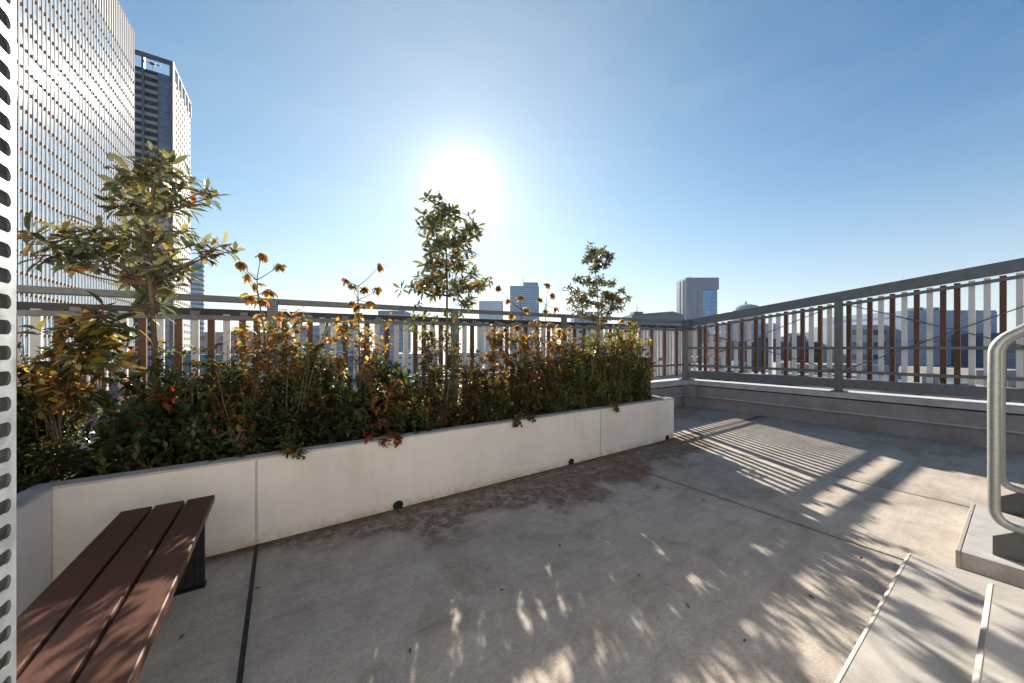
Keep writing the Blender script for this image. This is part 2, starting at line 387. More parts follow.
# ------------------------------------------------------------------ steps and landing
def step(name, label, x1, y1, z0, z1):
    o = thing(name, (x1, y1, 0), label, 'step')
    c = .009
    mb = MB()                                   # body with a slim chamfered nosing along its front edge
    mb.add([(-6,-1.25,z0),(x1,-1.25,z0),(x1,y1,z0),(-6,y1,z0),(-6,-1.25,z1),(x1,-1.25,z1),(x1,y1-c,z1),(-6,y1-c,z1),(x1,y1,z1-c),(-6,y1,z1-c)],
           [(0,3,2,1),(4,5,6,7),(0,1,5,4),(1,2,8,6,5),(2,3,9,8),(3,0,4,7,9),(7,6,8,9)])
    mb.build('tread', M['step'], o)
    MB().add([(-6,y1-.011,z1+.0015),(x1-.004,y1-.011,z1+.0015),(x1-.004,y1+.003,z1-c*1.3),(-6,y1+.003,z1-c*1.3),
              (-6,y1-.011,z1-.004),(x1-.004,y1-.011,z1-.004),(x1-.004,y1-.004,z1-c*1.6),(-6,y1-.004,z1-c*1.6)],
             [(0,1,2,3),(4,7,6,5),(0,4,5,1),(1,5,6,2),(2,6,7,3),(3,7,4,0)]).build('nosing', M['nosing'], o)
step('concrete_step', 'wide pale concrete step at lower right, the lower one with the longer white nosing', 2.807, .351, 0, .1)
step('concrete_step', 'upper pale concrete step at the bottom right corner, in front of the landing', 2.51, .087, .1, .2)
ld = thing('stair_landing', (3.6, -.3, 0), 'low weathered concrete plinth at the foot of the steel stair', 'plinth')
MB().box((3.07, -1.2, 0), (4.083, .195, .093)).build('slab', M['landing'], ld, bevel=.004)
MB().box((3.066, .195, 0.001), (4.087, .213, .095)).build('edging', M['nosing'], ld, bevel=.003)

st = thing('steel_stair', (3.6, 0, .093), 'grey steel stair rising to the right from the concrete plinth', 'stairs')
SL = .73
for bx in (3.17, 4.045):
    y0, y1 = .097, -3.2; z = .095
    prof = [(y0, z), (y0, z+.098), (y1, z+.098+SL*(y0-y1)), (y1, z-.2+SL*(y0-y1)), (-.32, z)]
    MB().add([(bx-.006, a, c) for a, c in prof]+[(bx+.006, a, c) for a, c in prof], [(0,1,2,3,4),(9,8,7,6,5)]+[(q,q+5,(q+1)%5+5,(q+1)%5) for q in range(5)]).build('stringer', M['stringer'], st)
    # end toe of the plate
for k in range(14):
    zt = .093+.17*(k+1); yt = -.10-.233*k
    box((3.178, yt-.26, zt-.03), (4.037, yt, zt)).build('tread', M['stringer'], st)
def handrail(label, bx):
    o = thing('handrail', (bx, .09, .1), label, 'handrail', 'handrails of the steel stair')
    ye = -2.6; y0 = .093
    def up(y): return 1.235+SL*(y0-y)
    def lo(y): return .262+.30*(y0-y)
    pts = [(bx, ye, up(ye)), (bx, -.25, up(-.25)), (bx, 0.01, up(.01))]
    c = Vector((bx, y0, up(y0)))
    a = Vector((0, -1, SL)).normalized()*.075; d = Vector((0, 0, -.075))
    for k in range(1, 8):
        u = k/8; pts.append(tuple((c+a)*(1-u)**2 + c*2*u*(1-u) + (c+d)*u*u))
    pts.append((bx, y0, .9)); pts.append((bx, y0, .5))
    c2 = Vector((bx, y0, lo(y0)-.004)); a2 = Vector((0, 0, .1)); d2 = Vector((0, -1, .05)).normalized()*.085
    for k in range(0, 9):
        u = k/8; pts.append(tuple((c2+a2)*(1-u)**2 + c2*2*u*(1-u) + (c2+d2)*u*u))
    pts += [(bx, -.35, lo(0)+.02), ]
    MB().tube(pts, .0215, 16).build('pipe', M['galv'], o, smooth=True)
    box((bx-.008, -.36, .3), (bx+.008, -.32, .5)).build('bracket', M['galv'], o)
    for y in (-1.1, -2.2): MB().tube([(bx, y, up(y)), (bx, y, .1+SL*(.1-y))], .018, 10).build('baluster', M['galv'], o, smooth=True)
handrail('nearer bent galvanised pipe handrail of the steel stair at the right edge', 3.17)
handrail('farther galvanised pipe handrail of the steel stair, behind the nearer one', 4.045)

# ------------------------------------------------------------------ fences
def ztopL(x): return 1.785-.0146*(7.25-x)
def ztopR(y): return 1.785+.113*(4.10-y)
def bar(m, p, q, h0, h1, w, axis):    # bar between p and q (x or y positions) following heights
    pass
def railL(z_off, hgt, y0, y1, xa, xb, mt, par_, name='rail'):
    za, zb = ztopL(xa)+z_off, ztopL(xb)+z_off
    return MB().hexa([(xa,y0,za-hgt),(xb,y0,zb-hgt),(xb,y1,zb-hgt),(xa,y1,za-hgt),(xa,y0,za),(xb,y0,zb),(xb,y1,zb),(xa,y1,za)]).build(name, mt, par_, bevel=.003)
def railR(z_off, hgt, x0, x1, ya, yb, mt, par_, name='rail'):
    za, zb = ztopR(ya)+z_off, ztopR(yb)+z_off
    return MB().hexa([(x0,ya,za-hgt),(x1,ya,za-hgt),(x1,yb,zb-hgt),(x0,yb,zb-hgt),(x0,ya,za),(x1,ya,za),(x1,yb,zb),(x0,yb,zb)]).build(name, mt, par_, bevel=.003)

fl = thing('slat_fence', (2, 4.1, .53), 'long fence of brown and pale vertical slats behind the planter', 'fence', None)
XA, XB = -3.3, 7.19
railL(0, .052, 4.05, 4.13, XA, XB, M['steel2'], fl, 'top_rail')
railL(-.112, .058, 4.14, 4.19, XA, XB, M['shaderail'], fl, 'upper_rail')
railL(-.178, .042, 4.055, 4.085, XA, XB, M['steel2'], fl, 'middle_rail')
box((XA, 4.055, .825), (XB, 4.08, .865)).build('lower_rail', M['steel'], fl)
box((XA, 4.14, .60), (XB, 4.19, .70)).build('bottom_rail', M['steel'], fl)
patt = 'wbwbwbwwbbwbwbwbwbbwwbwbwbwbbwbwbwwbwbwbwwbbwbwbwbwwbwbwwbwbwbwbwwbwbwwbwwbwbwwbbwwbwbwbw'
postx = [7.25-s for s in (1.705, 3.57, 5.43, 7.32, 9.2)]
x = XA+.03; i = 0
import itertools
r2 = random.Random(3)
while x < 7.17:
    if min(abs(x-p) for p in postx) > .062:
        white = patt[i % len(patt)] == 'w' if x < 5.5 else i % 4 != 1
        zt = ztopL(x)-.165; jt = r2.uniform(-.003, .003)
        o = box((x-.025+jt, 4.088, .635), (x+.025+jt, 4.118, zt)).build('slat', M['slatw'] if white else M['slatb'], fl)
    x += .1098; i += 1
for p in postx:
    po = box((p-.044, 4.135, .531), (p+.044, 4.139, .6))
    po = MB().box((p-.044, 4.0, .531), (p+.044, 4.048, ztopL(p)-.005)).build('post', M['steel2'], fl, bevel=.004)
    box((p-.075, 3.95, .531), (p+.075, 4.06, .541)).build('base_plate', M['steel2'], po)
    for z in (1.3, 1.45): MB().tube([(p, 3.992, z), (p, 4.001, z)], .009, 8).build('bolt', M['galv'], po)
    for q in range(5):                      # small fixing lugs on top of the middle rail
        xx = p+.3+q*.34
        if xx < 7.1: box((xx-.03, 4.05, ztopL(xx)-.178), (xx+.03, 4.056, ztopL(xx)-.145)).build('lug', M['steel2'], fl)

fr = thing('slat_fence', (7.25, 1.5, .53), 'right hand slat fence with crossed brace rods, its top rail climbing to the right', 'fence', None)
YA, YB = -4.6, 4.15
railR(0, .15, 7.14, 7.20, YA, YB-.12, M['steel'], fr, 'top_rail')
railR(-.188, .042, 7.17, 7.20, YA, YB-.1, M['steel'], fr, 'upper_rail')
box((7.17, YA, 1.18), (7.195, YB-.1, 1.22)).build('middle_rail', M['steel'], fr)
box((7.17, YA, .815), (7.195, YB-.1, .857)).build('lower_rail', M['steel'], fr)
box((7.13, YA, .585), (7.19, YB-.1, .725)).build('bottom_rail', M['steel'], fr, bevel=.004)
pr = 'bbwbwbwbwbwbwbbwwbwbwbwbwwbwbwbwwbwbwwbwbwbwbwbwbbwwbwbwwbwbwbbwwbwbwbwbwb'
# pattern read from the far corner to the right
pr = 'bwbbwbwbwbwbbwwbwbwbw' + 'x' + 'bwbwbwbwbbwwbwwbwbwbwb' + 'xwbwbbwwbwbwbwwbwbwbwbwbwb' + 'wbwbwwbwbwbb'
pyy = [1.6, -.9, -3.4]
y = YB-.16; i = 0
while y > YA+.05:
    if min(abs(y-p) for p in pyy) > .07:
        white = pr[i % len(pr)] == 'w'
        box((7.203, y-.026, .73), (7.258, y+.025, ztopR(y)-.16)).build('slat', M['slatw'] if white else M['slatb'], fr)
    y -= .113; i += 1
for p in pyy:
    po = box((7.10, p-.046, .531), (7.168, p+.046, ztopR(p)-.152)).build('post', M['steel'], fr, bevel=.004)
    box((7.06, p-.08, .531), (7.25, p+.08, .545)).build('base_plate', M['steel'], po)
    for z in (.9, 1.55): MB().tube([(7.094, p+.0, z), (7.1, p+.0, z)], .009, 8).build('bolt', M['galv'], po)
cpst = box((7.10, 3.96, .53), (7.225, 4.085, 1.72)).build('corner_post', M['steel'], fr, bevel=.005)
box((7.05, 3.9, .531), (7.27, 4.13, .548)).build('base_plate', M['steel'], cpst)
box((7.06, 3.9, 1.63), (7.24, 4.05, 1.80)).build('corner_bracket', M['steel'], fr, bevel=.004)
bays = [(3.95, 1.66), (1.54, -.84), (-.96, -3.34)]
for a, c in bays:
    for s in (0, 1):
        p = (7.155, a, .86 if s else ztopR(a)-.2); q = (7.155, c, ztopR(c)-.2 if s else .86)
        off = .012 if s else 0
        rd = MB().tube([(p[0]+off, p[1], p[2]), (q[0]+off, q[1], q[2])], .0065, 8).build('brace_rod', M['steel'], fr)
        P, Q = Vector(p), Vector(q); mdp = P.lerp(Q, .3); u = (Q-P).normalized()
        MB().tube([mdp-u*.09, mdp+u*.09], .013, 8).build('turnbuckle', M['steel'], rd)

# ------------------------------------------------------------------ bench
bn = thing('bench', (-.455, 1.6, 0), 'low bench of three reddish brown planks on black end supports', 'bench')
B0, B1, Y0, Y1 = -.624, -.2875, .80, 2.355
pw = (B1-B0-.02)/3
for k in range(3):
    x0 = B0+k*(pw+.01)
    box((x0, Y0, .40), (x0+pw, Y1, .436)).build('plank', M['wood'], bn, bevel=.005)
for yy in (2.32, 1.1):
    lg = MB()
    lg.box((B0+.04, yy-.012, .006), (B1-.035, yy+.012, .399))
    for q in range(5): lg.box((B0+.06+q*.052, yy-.022, .02), (B0+.075+q*.052, yy-.0125, .38))
    lg.build('leg', M['dark'], bn, bevel=.002)
    box((B0+.035, yy-.03, 0.0), (B1-.03, yy+.03, .0055)).build('foot_plate', M['dark'], bn)
box((B0+.05, 1.13, .355), (B0+.09, 2.29, .399)).build('bearer', M['dark'], bn)
box((B1-.09, 1.13, .355), (B1-.05, 2.29, .399)).build('bearer', M['dark'], bn)

# ------------------------------------------------------------------ perforated screen at the left edge
ps = thing('perforated_screen', (-.28, .4, 0), 'pale perforated metal screen standing at the left edge of the view', 'screen')
xp = -.274; yE = .6955
pm = MB()
pz, pyc = .0305, .062
def slot(yc, zc, hw=.0265, hh=.0088, cw_=pyc/2, ch=pz/2):
    inner = []; outer = []
    K = 16
    for k in range(K):
        a = 2*math.pi*(k+.5)/K; c, s_ = math.cos(a), math.sin(a)
        inner.append((yc + (hw-hh)*(1 if c > 0 else -1) + hh*c, zc + hh*s_))
        f = max(abs(c), abs(s_)); outer.append([yc + cw_*c/f, zc + ch*s_/f])
    vs = [(xp, y, z) for y, z in inner]+[(xp, y, z) for y, z in outer]
    # corners: snap diagonal neighbours to the cell corner
    for k in (1, 5, 9, 13): 
        pass
    fs = [(k, (k+1)%K, (k+1)%K+K, k+K) for k in range(K)]
    cor = [(yc+cw_, zc+ch), (yc-cw_, zc+ch), (yc-cw_, zc-ch), (yc+cw_, zc-ch)]
    ci = len(vs); vs += [(xp, y, z) for y, z in cor]
    for q, k in enumerate((1, 5, 9, 13)): fs.append((k+K, (k+1)%K+K, ci+q))
    pm.add(vs, fs)
ncol, nrow = 7, 78
for i in range(ncol):
    for j in range(nrow):
        slot(yE-.005-pyc/2-i*pyc, .02+pz*(j+.5))
zt = .02+pz*nrow; yi = yE-.005-ncol*pyc
pm.add([(xp,yE-.005,.02),(xp,yE,.02),(xp,yE,zt),(xp,yE-.005,zt)], [(0,1,2,3)])
pm.add([(xp,yi-.02,.02),(xp,yi,.02),(xp,yi,zt),(xp,yi-.02,zt)], [(0,1,2,3)])
fo = pm.build('front_sheet', M['panel'], ps)
sm = fo.modifiers.new('thickness', 'SOLIDIFY'); sm.thickness = .003; sm.offset = 0
bk = MB(); bk.box((xp-.03, yi-.02, .02), (xp-.028, yE, zt)); bk.build('back_sheet', M['steel'], ps)
fm = MB(); fm.box((xp-.0275, yE-.003, .02), (xp-.0018, yE, zt)); fm.box((xp-.0275, yi-.02, .02), (xp-.0018, yi-.017, zt))
fm.box((xp-.03, yi-.02, zt+.0005), (xp+.001, yE, zt+.004)); fm.box((xp-.03, yi-.02, 0), (xp+.001, yE, .0195))
fm.build('frame', M['panel'], ps)

# ------------------------------------------------------------------ foliage
class Leaves:
    def __init__(s, seed): s.r = np.random.default_rng(seed); s.P=[]; s.D=[]; s.U=[]; s.L=[]; s.W=[]; s.B=[]; s.C=[]
    def put(s, P, D, L, W, bend, C, U=None):
        P = np.atleast_2d(P); n = len(P); D = D/np.linalg.norm(D, axis=1, keepdims=True)
        if U is None:
            U = np.tile([0., 0, 1], (n, 1)) + s.r.normal(0, .35, (n, 3))
        U = U - D*np.sum(U*D, axis=1, keepdims=True); U /= np.maximum(np.linalg.norm(U, axis=1, keepdims=True), 1e-6)
        s.P.append(P); s.D.append(D); s.U.append(U)
        s.L.append(np.broadcast_to(L, n)); s.W.append(np.broadcast_to(W, n)); s.B.append(np.broadcast_to(bend, n)); s.C.append(C)
    def colours(s, n, pal, jit=.18):
        pal = np.array(pal, float); wts = pal[:, 3]/pal[:, 3].sum()
        c = pal[s.r.choice(len(pal), n, p=wts), :3]
        return c*np.exp(s.r.normal(0, jit, (n, 1)))*np.exp(s.r.normal(0, jit*.4, (n, 3)))
    def build(s, name, m, parent, big=True):
        P, D, U = (np.concatenate(q) for q in (s.P, s.D, s.U)); L, W, B = (np.concatenate(q)[:, None] for q in (s.L, s.W, s.B))
        C = np.concatenate(s.C); n = len(P); Sd = np.cross(D, U)
        off = np.array(BASE[parent.name]); P = P-off
        if big:
            q = []
            def pt(u, v, dz): q.append(P + D*L*u + Sd*W*v - U*(L*B*u*u) + U*W*dz)
            pt(0, 0, 0); pt(.28, -.38, .10); pt(.28, 0, 0); pt(.28, .38, .10)
            pt(.66, -.46, .12); pt(.66, 0, 0); pt(.66, .46, .12); pt(1, 0, 0)
            V = np.stack(q, 1).reshape(-1, 3); k = 8
            F4 = np.array([(1, 2, 5, 4), (2, 3, 6, 5)]); F3 = np.array([(0, 2, 1), (0, 3, 2), (4, 5, 7), (5, 6, 7)])
        else:
            q = [P, P+D*L*.5-Sd*W*.5+U*W*.15-U*L*B*.25, P+D*L-U*L*B, P+D*L*.5+Sd*W*.5+U*W*.15-U*L*B*.25]
            V = np.stack(q, 1).reshape(-1, 3); k = 4; F4 = np.zeros((0, 4), int); F3 = np.array([(0, 2, 1), (0, 3, 2)])
        base = (np.arange(n)*k)
        f4 = (base[:, None, None]+F4[None]).reshape(-1, 4) if len(F4) else np.zeros((0, 4), int)
        f3 = (base[:, None, None]+F3[None]).reshape(-1, 3)
        me = bpy.data.meshes.new(name)
        me.vertices.add(len(V)); me.vertices.foreach_set('co', V.astype(np.float32).ravel())
        loops = np.concatenate([f4.ravel(), f3.ravel()]); me.loops.add(len(loops)); me.loops.foreach_set('vertex_index', loops.astype(np.int32))
        ls = np.concatenate([np.arange(len(f4))*4, len(f4)*4+np.arange(len(f3))*3])
        me.polygons.add(len(ls)); me.polygons.foreach_set('loop_start', ls.astype(np.int32))
        me.update(calc_edges=True)
        at_ = me.attributes.new('leaf_colour', 'FLOAT_COLOR', 'POINT')
        col = np.concatenate([np.repeat(np.clip(C, 0, 1), k, axis=0), np.ones((n*k, 1))], 1)
        at_.data.foreach_set('color', col.astype(np.float32).ravel())
        me.materials.append(m); me.validate()
        o = bpy.data.objects.new(name, me); S.collection.objects.link(o); o.parent = parent; BASE[o.name] = BASE[parent.name]
        return o
def whorl(lv, c, axis, n, L, W, pal, bend=.25, spread=(55, 100), jit=.18):
    c = np.array(c, float); a = np.array(axis, float); a /= np.linalg.norm(a)
    t = np.cross(a, [.3, .1, 1.]) if abs(a[2]) < .9 else np.cross(a, [1., 0, 0]); t /= np.linalg.norm(t); u = np.cross(a, t)
    ph = np.arange(n)*2.399 + lv.r.uniform(0, 6.28); th = np.radians(lv.r.uniform(spread[0], spread[1], n) - 30*(np.arange(n)/n > .7))
    D = a*np.cos(th)[:, None] + (t*np.cos(ph)[:, None]+u*np.sin(ph)[:, None])*np.sin(th)[:, None]
    P = c - a*(np.arange(n)/n*L*.45)[::-1][:, None] + D*.004
    lv.put(P, D, L*lv.r.uniform(.65, 1.1, n), W*lv.r.uniform(.8, 1.15, n), bend*lv.r.uniform(.3, 1.8, n), lv.colours(n, pal, jit),
           U=np.tile(a, (n, 1))+lv.r.normal(0, .15, (n, 3)))

BROAD = [(0.13, 0.143, 0.078, 5), (0.195, 0.195, 0.111, 4), (0.286, 0.254, 0.143, 2.4), (0.39, 0.273, 0.078, 0.7), (0.494, 0.169, 0.026, 0.22), (0.098, 0.111, 0.065, 4)]
def V3(p): return np.array(p, float)
def branch(mb, a, b, r0, r1, sag=.0, seed=0):
    a, b = Vector(a), Vector(b); rr = random.Random(seed); L = (b-a).length; pts = []; n = 6
    k1 = Vector((rr.uniform(-1, 1), rr.uniform(-1, 1), rr.uniform(-.3, .3)))*L*.05
    for i in range(n+1):
        u = i/n; pts.append(a.lerp(b, u) + k1*math.sin(u*math.pi) + Vector((0, 0, -sag*L*math.sin(u*math.pi))))
    mb.tube(pts, [r0+(r1-r0)*i/n for i in range(n+1)], 7)

def broad_tree(label, n0, trunk, tips, L, W, r0, pal, seed, cat='tree', nleaf=(11, 16), dj=.16, extra=2, group=None, spread=(55,105)):
    """trunk: photo points from bottom to top on the line y = n0; tips: (x, y) of the shoot ends with the trunk index they grow from"""
    rr = random.Random(seed)
    tp = [atn(x, y, n0) for x, y in trunk]; tp[0] = Vector((tp[0].x, tp[0].y, .44))
    o = thing('tree', (tp[0].x, tp[0].y, .46), label, cat, group)
    mb = MB(); n = len(tp); mb.tube(tp, [r0*(1-.72*i/(n-1)) for i in range(n)], 9)
    lv = Leaves(seed)
    for (x, y, k) in tips:
        y += 5 if n0 == 3.05 else 2
        dn_ = rr.uniform(-dj, dj); c = atn(x, y, n0+dn_)
        a = tp[min(k, n-1)]
        branch(mb, a, c, r0*.32, .0028, rr.uniform(-.08, .1), rr.random())
        ax = (c-a).normalized() + Vector((0, 0, .75)); ax.normalize()
        whorl(lv, c, ax, rr.randint(*nleaf), L*rr.uniform(.8, 1.1), W*rr.uniform(.85, 1.1), pal, spread=spread)
        for e in range(extra):
            u = rr.uniform(.45, .9); q = a.lerp(c, u); s2 = q + Vector((rr.uniform(-1, 1), rr.uniform(-1, 1), rr.uniform(-.2, 1)))*L*rr.uniform(.5, 1.2)
            branch(mb, q, s2, .003, .0018, 0, rr.random())
            whorl(lv, s2, (s2-q).normalized()+Vector((0, 0, .6)), rr.randint(6, 9), L*rr.uniform(.6, .95), W*.9, pal, spread=spread)
    mb.build('trunk', M['bark'], o, smooth=True)
    lv.build('foliage', M['leaf'], o)
    return o

broad_tree('tallest broad-leaved tree at left, its crown in front of the towers', 3.05,
    [(160, 470), (158, 400), (154, 330), (151, 285), (150, 250), (152, 215), (155, 180), (157, 165)],
    [(150, 158, 7), (172, 160, 7), (130, 166, 6), (190, 172, 6), (118, 178, 6), (160, 172, 7), (143, 180, 6), (178, 186, 6), (205, 186, 5), (122, 196, 5),
     (152, 198, 6), (135, 208, 5), (168, 206, 5), (190, 200, 5), (213, 192, 5), (112, 200, 5), (146, 226, 4), (166, 232, 4), (128, 232, 4), (182, 226, 4),
     (140, 250, 4), (170, 254, 3), (118, 246, 4), (155, 262, 3), (180, 262, 3), (135, 270, 3), (222, 240, 3), (208, 250, 3), (234, 246, 3), (200, 238, 4),
     (30, 228, 3), (46, 236, 3), (62, 226, 3), (78, 240, 3), (56, 252, 3), (92, 230, 3), (36, 252, 3), (72, 256, 3), (104, 238, 3), (88, 258, 3), (98, 222, 4),
     (150, 288, 3), (162, 296, 2), (140, 300, 2), (172, 280, 3)],
    .122, .034, .019, BROAD, 11, extra=1, nleaf=(11, 17), dj=.12)
broad_tree('slender broad-leaved tree in the middle with the sun at its top', 3.1,
    [(446, 430), (446, 380), (447, 330), (447, 296), (447, 270), (446, 245), (445, 225), (444, 208)],
    [(437, 203, 7), (450, 208, 7), (428, 212, 6), (460, 214, 6), (442, 216, 7), (420, 224, 6), (434, 228, 6), (452, 226, 6), (468, 226, 5), (478, 224, 5), (426, 236, 5),
     (440, 240, 5), (456, 240, 5), (466, 240, 5), (430, 250, 5), (444, 256, 4), (458, 252, 5), (470, 250, 4), (436, 264, 4), (450, 264, 4), (463, 264, 4), (424, 262, 4),
     (418, 274, 3), (430, 276, 3), (442, 278, 4), (462, 278, 3), (474, 272, 3), (412, 284, 3), (422, 288, 3), (434, 288, 3), (468, 286, 3), (480, 282, 3), (490, 278, 3),
     (472, 296, 2), (464, 302, 2), (455, 292, 3)],
    .105, .037, .014, BROAD, 12, extra=3, dj=.24, nleaf=(8, 13))
SMALL = [(0.144, 0.144, 0.072, 5), (0.192, 0.174, 0.084, 4), (0.192, 0.144, 0.048, 2), (0.288, 0.156, 0.036, 0.9), (0.06, 0.078, 0.036, 3)]
broad_tree('small airy tree near the right end of the planter', 3.0,
    [(596, 400), (597, 360), (598, 330), (598, 305), (597, 285), (595, 268), (596, 256)],
    [(590, 249, 6), (602, 250, 6), (610, 254, 6), (586, 258, 6), (598, 260, 6), (606, 262, 5), (594, 268, 5), (575, 278, 4), (588, 280, 4), (600, 278, 4), (612, 282, 4), (622, 288, 3),
     (565, 286, 3), (578, 290, 3), (592, 292, 4), (606, 292, 3), (616, 296, 3), (628, 296, 3), (570, 298, 3), (584, 302, 3), (600, 304, 3), (612, 306, 2), (622, 306, 3), (576, 310, 2), (590, 314, 2), (604, 316, 2), (568, 308, 3)],
    .075, .028, .011, SMALL, 13, extra=8, dj=.24)
YEL = [(.09, .095, .03, 4), (.15, .13, .04, 3), (.34, .24, .04, 1.2), (.3, .1, .03, .5)]
broad_tree('low young tree with yellow tinged leaves between the bench and the tallest tree', 2.95,
    [(108, 440), (104, 400), (102, 360), (100, 335)],
    [(98, 312, 3), (88, 322, 3), (112, 320, 3), (104, 334, 3), (82, 338, 2), (122, 340, 2), (95, 345, 2), (114, 356, 2), (86, 360, 1), (128, 362, 1), (76, 352, 2), (100, 368, 1)],
    .13, .042, .009, YEL, 14, extra=1)

DRY = [(.32, .16, .045, 5), (.40, .235, .07, 4.5), (.22, .10, .035, 2), (.42, .30, .12, 2.5), (.15, .12, .05, 4)]
def dry_shrub(label, n0, stem, tips, seed, L=.06, pal=DRY, lower=None, group=None):
    rr = random.Random(seed)
    tp = [atn(x, y, n0) for x, y in stem]; tp[0] = Vector((tp[0].x, tp[0].y, .44))
    o = thing('autumn_shrub', (tp[0].x, tp[0].y, .46), label, 'shrub', group)
    mb = MB(); n = len(tp); mb.tube(tp, [.008*(1-.6*i/(n-1)) for i in range(n)], 7); lv = Leaves(seed)
    for (x, y, k) in tips:
        c = atn(x, y, n0+rr.uniform(-.14, .14)); a = tp[min(k, n-1)]
        branch(mb, a, c, .0032, .0016, .04, rr.random())
        m_ = rr.randint(16, 24)
        th = lv.r.uniform(0, 6.28, m_); el = lv.r.uniform(-1.3, .1, m_)
        D = np.stack([np.cos(th)*np.cos(el), np.sin(th)*np.cos(el), np.sin(el)], 1)
        lv.put(V3(c)+lv.r.normal(0, .006, (m_, 3)), D, L*lv.r.uniform(.6, 1.15, m_), L*.42, .45*lv.r.uniform(.3, 1.5, m_), lv.colours(m_, pal, .25), U=np.tile([0, 0, 1.], (m_, 1))+D*.5+lv.r.normal(0, .3, (m_, 3)))
    if lower:                      # looser leaves scattered along twigs lower down
        (x0, y0, x1, y1, cnt) = lower
        for q in range(int(cnt*.95)):
            x, y = rr.uniform(x0, x1), rr.uniform(y0, y1)
            c = atn(x, y, n0+rr.uniform(-.2, .2)); a = tp[0].lerp(tp[-1], rr.uniform(.15, .8))
            if a.z > c.z+.1: a = tp[0].lerp(tp[-1], .2)
            branch(mb, a, c, .0028, .0012, .03, rr.random())
            m_ = rr.randint(12, 20)
            D = lv.r.normal(0, 1, (m_, 3))*[1, 1, .7]+[0, 0, -.2]
            P = V3(c)+(V3(a)-V3(c))*lv.r.uniform(0, .35, (m_, 1))+lv.r.normal(0, .012, (m_, 3))
            lv.put(P, D, L*lv.r.uniform(.6, 1.05, m_), L*.42, .3, lv.colours(m_, pal+[(.11, .12, .045, 4)], .25))
    mb.build('stem', M['bark'], o, smooth=True); lv.build('foliage', M['dleaf'], o, big=True)
    return o
dry_shrub('spindly orange-leaved shrub right of the tallest tree, three tufts at its top', 3.0, [(270, 440), (268, 380), (264, 330), (258, 295), (257, 280)],
    [(240, 262, 4), (262, 254, 4), (280, 265, 4), (247, 274, 4), (256, 284, 3), (268, 290, 3), (250, 296, 3), (262, 300, 3)], 21, .062, lower=(225, 305, 308, 380, 46))
dry_shrub('thin orange-leaved shrub left of the slender middle tree', 2.95, [(362, 440), (360, 380), (359, 330), (358, 300), (358, 286)],
    [(345, 279, 4), (352, 284, 3), (380, 265, 4), (378, 288, 3), (364, 288, 4), (352, 302, 3), (370, 302, 3), (358, 306, 3)], 22, .06, lower=(325, 310, 398, 370, 34))
dry_shrub('orange-leaved shrub with many small tufts right of the middle tree', 3.15, [(520, 430), (520, 380), (521, 340), (522, 310)],
    [(508, 300, 3), (520, 296, 3), (512, 314, 3), (526, 308, 3), (505, 328, 2), (518, 326, 3), (530, 322, 3), (500, 340, 2), (512, 340, 2), (498, 286, 3), (526, 338, 2)], 23, .07, lower=(486, 325, 535, 395, 70))
dry_shrub('orange-leaved shrub just left of the small airy tree', 3.2, [(545, 430), (545, 380), (545, 340), (546, 305)],
    [(540, 298, 3), (552, 294, 3), (545, 310, 3), (556, 308, 3), (538, 320, 3), (550, 324, 3), (560, 330, 2), (548, 284, 3), (534, 336, 2), (550, 342, 2)], 24, .07, lower=(530, 325, 590, 400, 75))
dry_shrub('bright orange shrub at the right end of the planter beside the black post', 3.0, [(632, 410), (630, 380), (627, 350), (625, 325)],
    [(622, 320, 3), (630, 322, 3), (626, 330, 3), (618, 334, 2), (633, 336, 2), (640, 345, 2), (648, 352, 1), (636, 356, 1), (624, 344, 2), (652, 362, 1), (660, 358, 1), (644, 366, 1)], 25, .06, lower=(606, 335, 655, 385, 60))
dry_shrub('small orange and yellow shrub at the far left behind the bench', 2.95, [(62, 470), (60, 420), (58, 380), (60, 340)],
    [(52, 350, 3), (64, 342, 3), (74, 350, 3), (46, 362, 2), (58, 364, 2), (70, 368, 2), (70, 318, 3), (64, 330, 3)], 26, .062, pal=DRY+[(.36, .24, .05, 5), (.1, .1, .03, 6)], lower=(28, 350, 90, 400, 34))
dry_shrub('low orange-brown shrub below the thin orange-leaved one', 2.85, [(400, 440), (400, 420), (400, 405)],
    [(385, 385, 2), (398, 380, 2), (412, 388, 2), (376, 396, 2), (390, 398, 2), (406, 400, 2)], 27, .05, pal=DRY+[(.3, .07, .03, 4)], lower=(365, 375, 440, 425, 44))

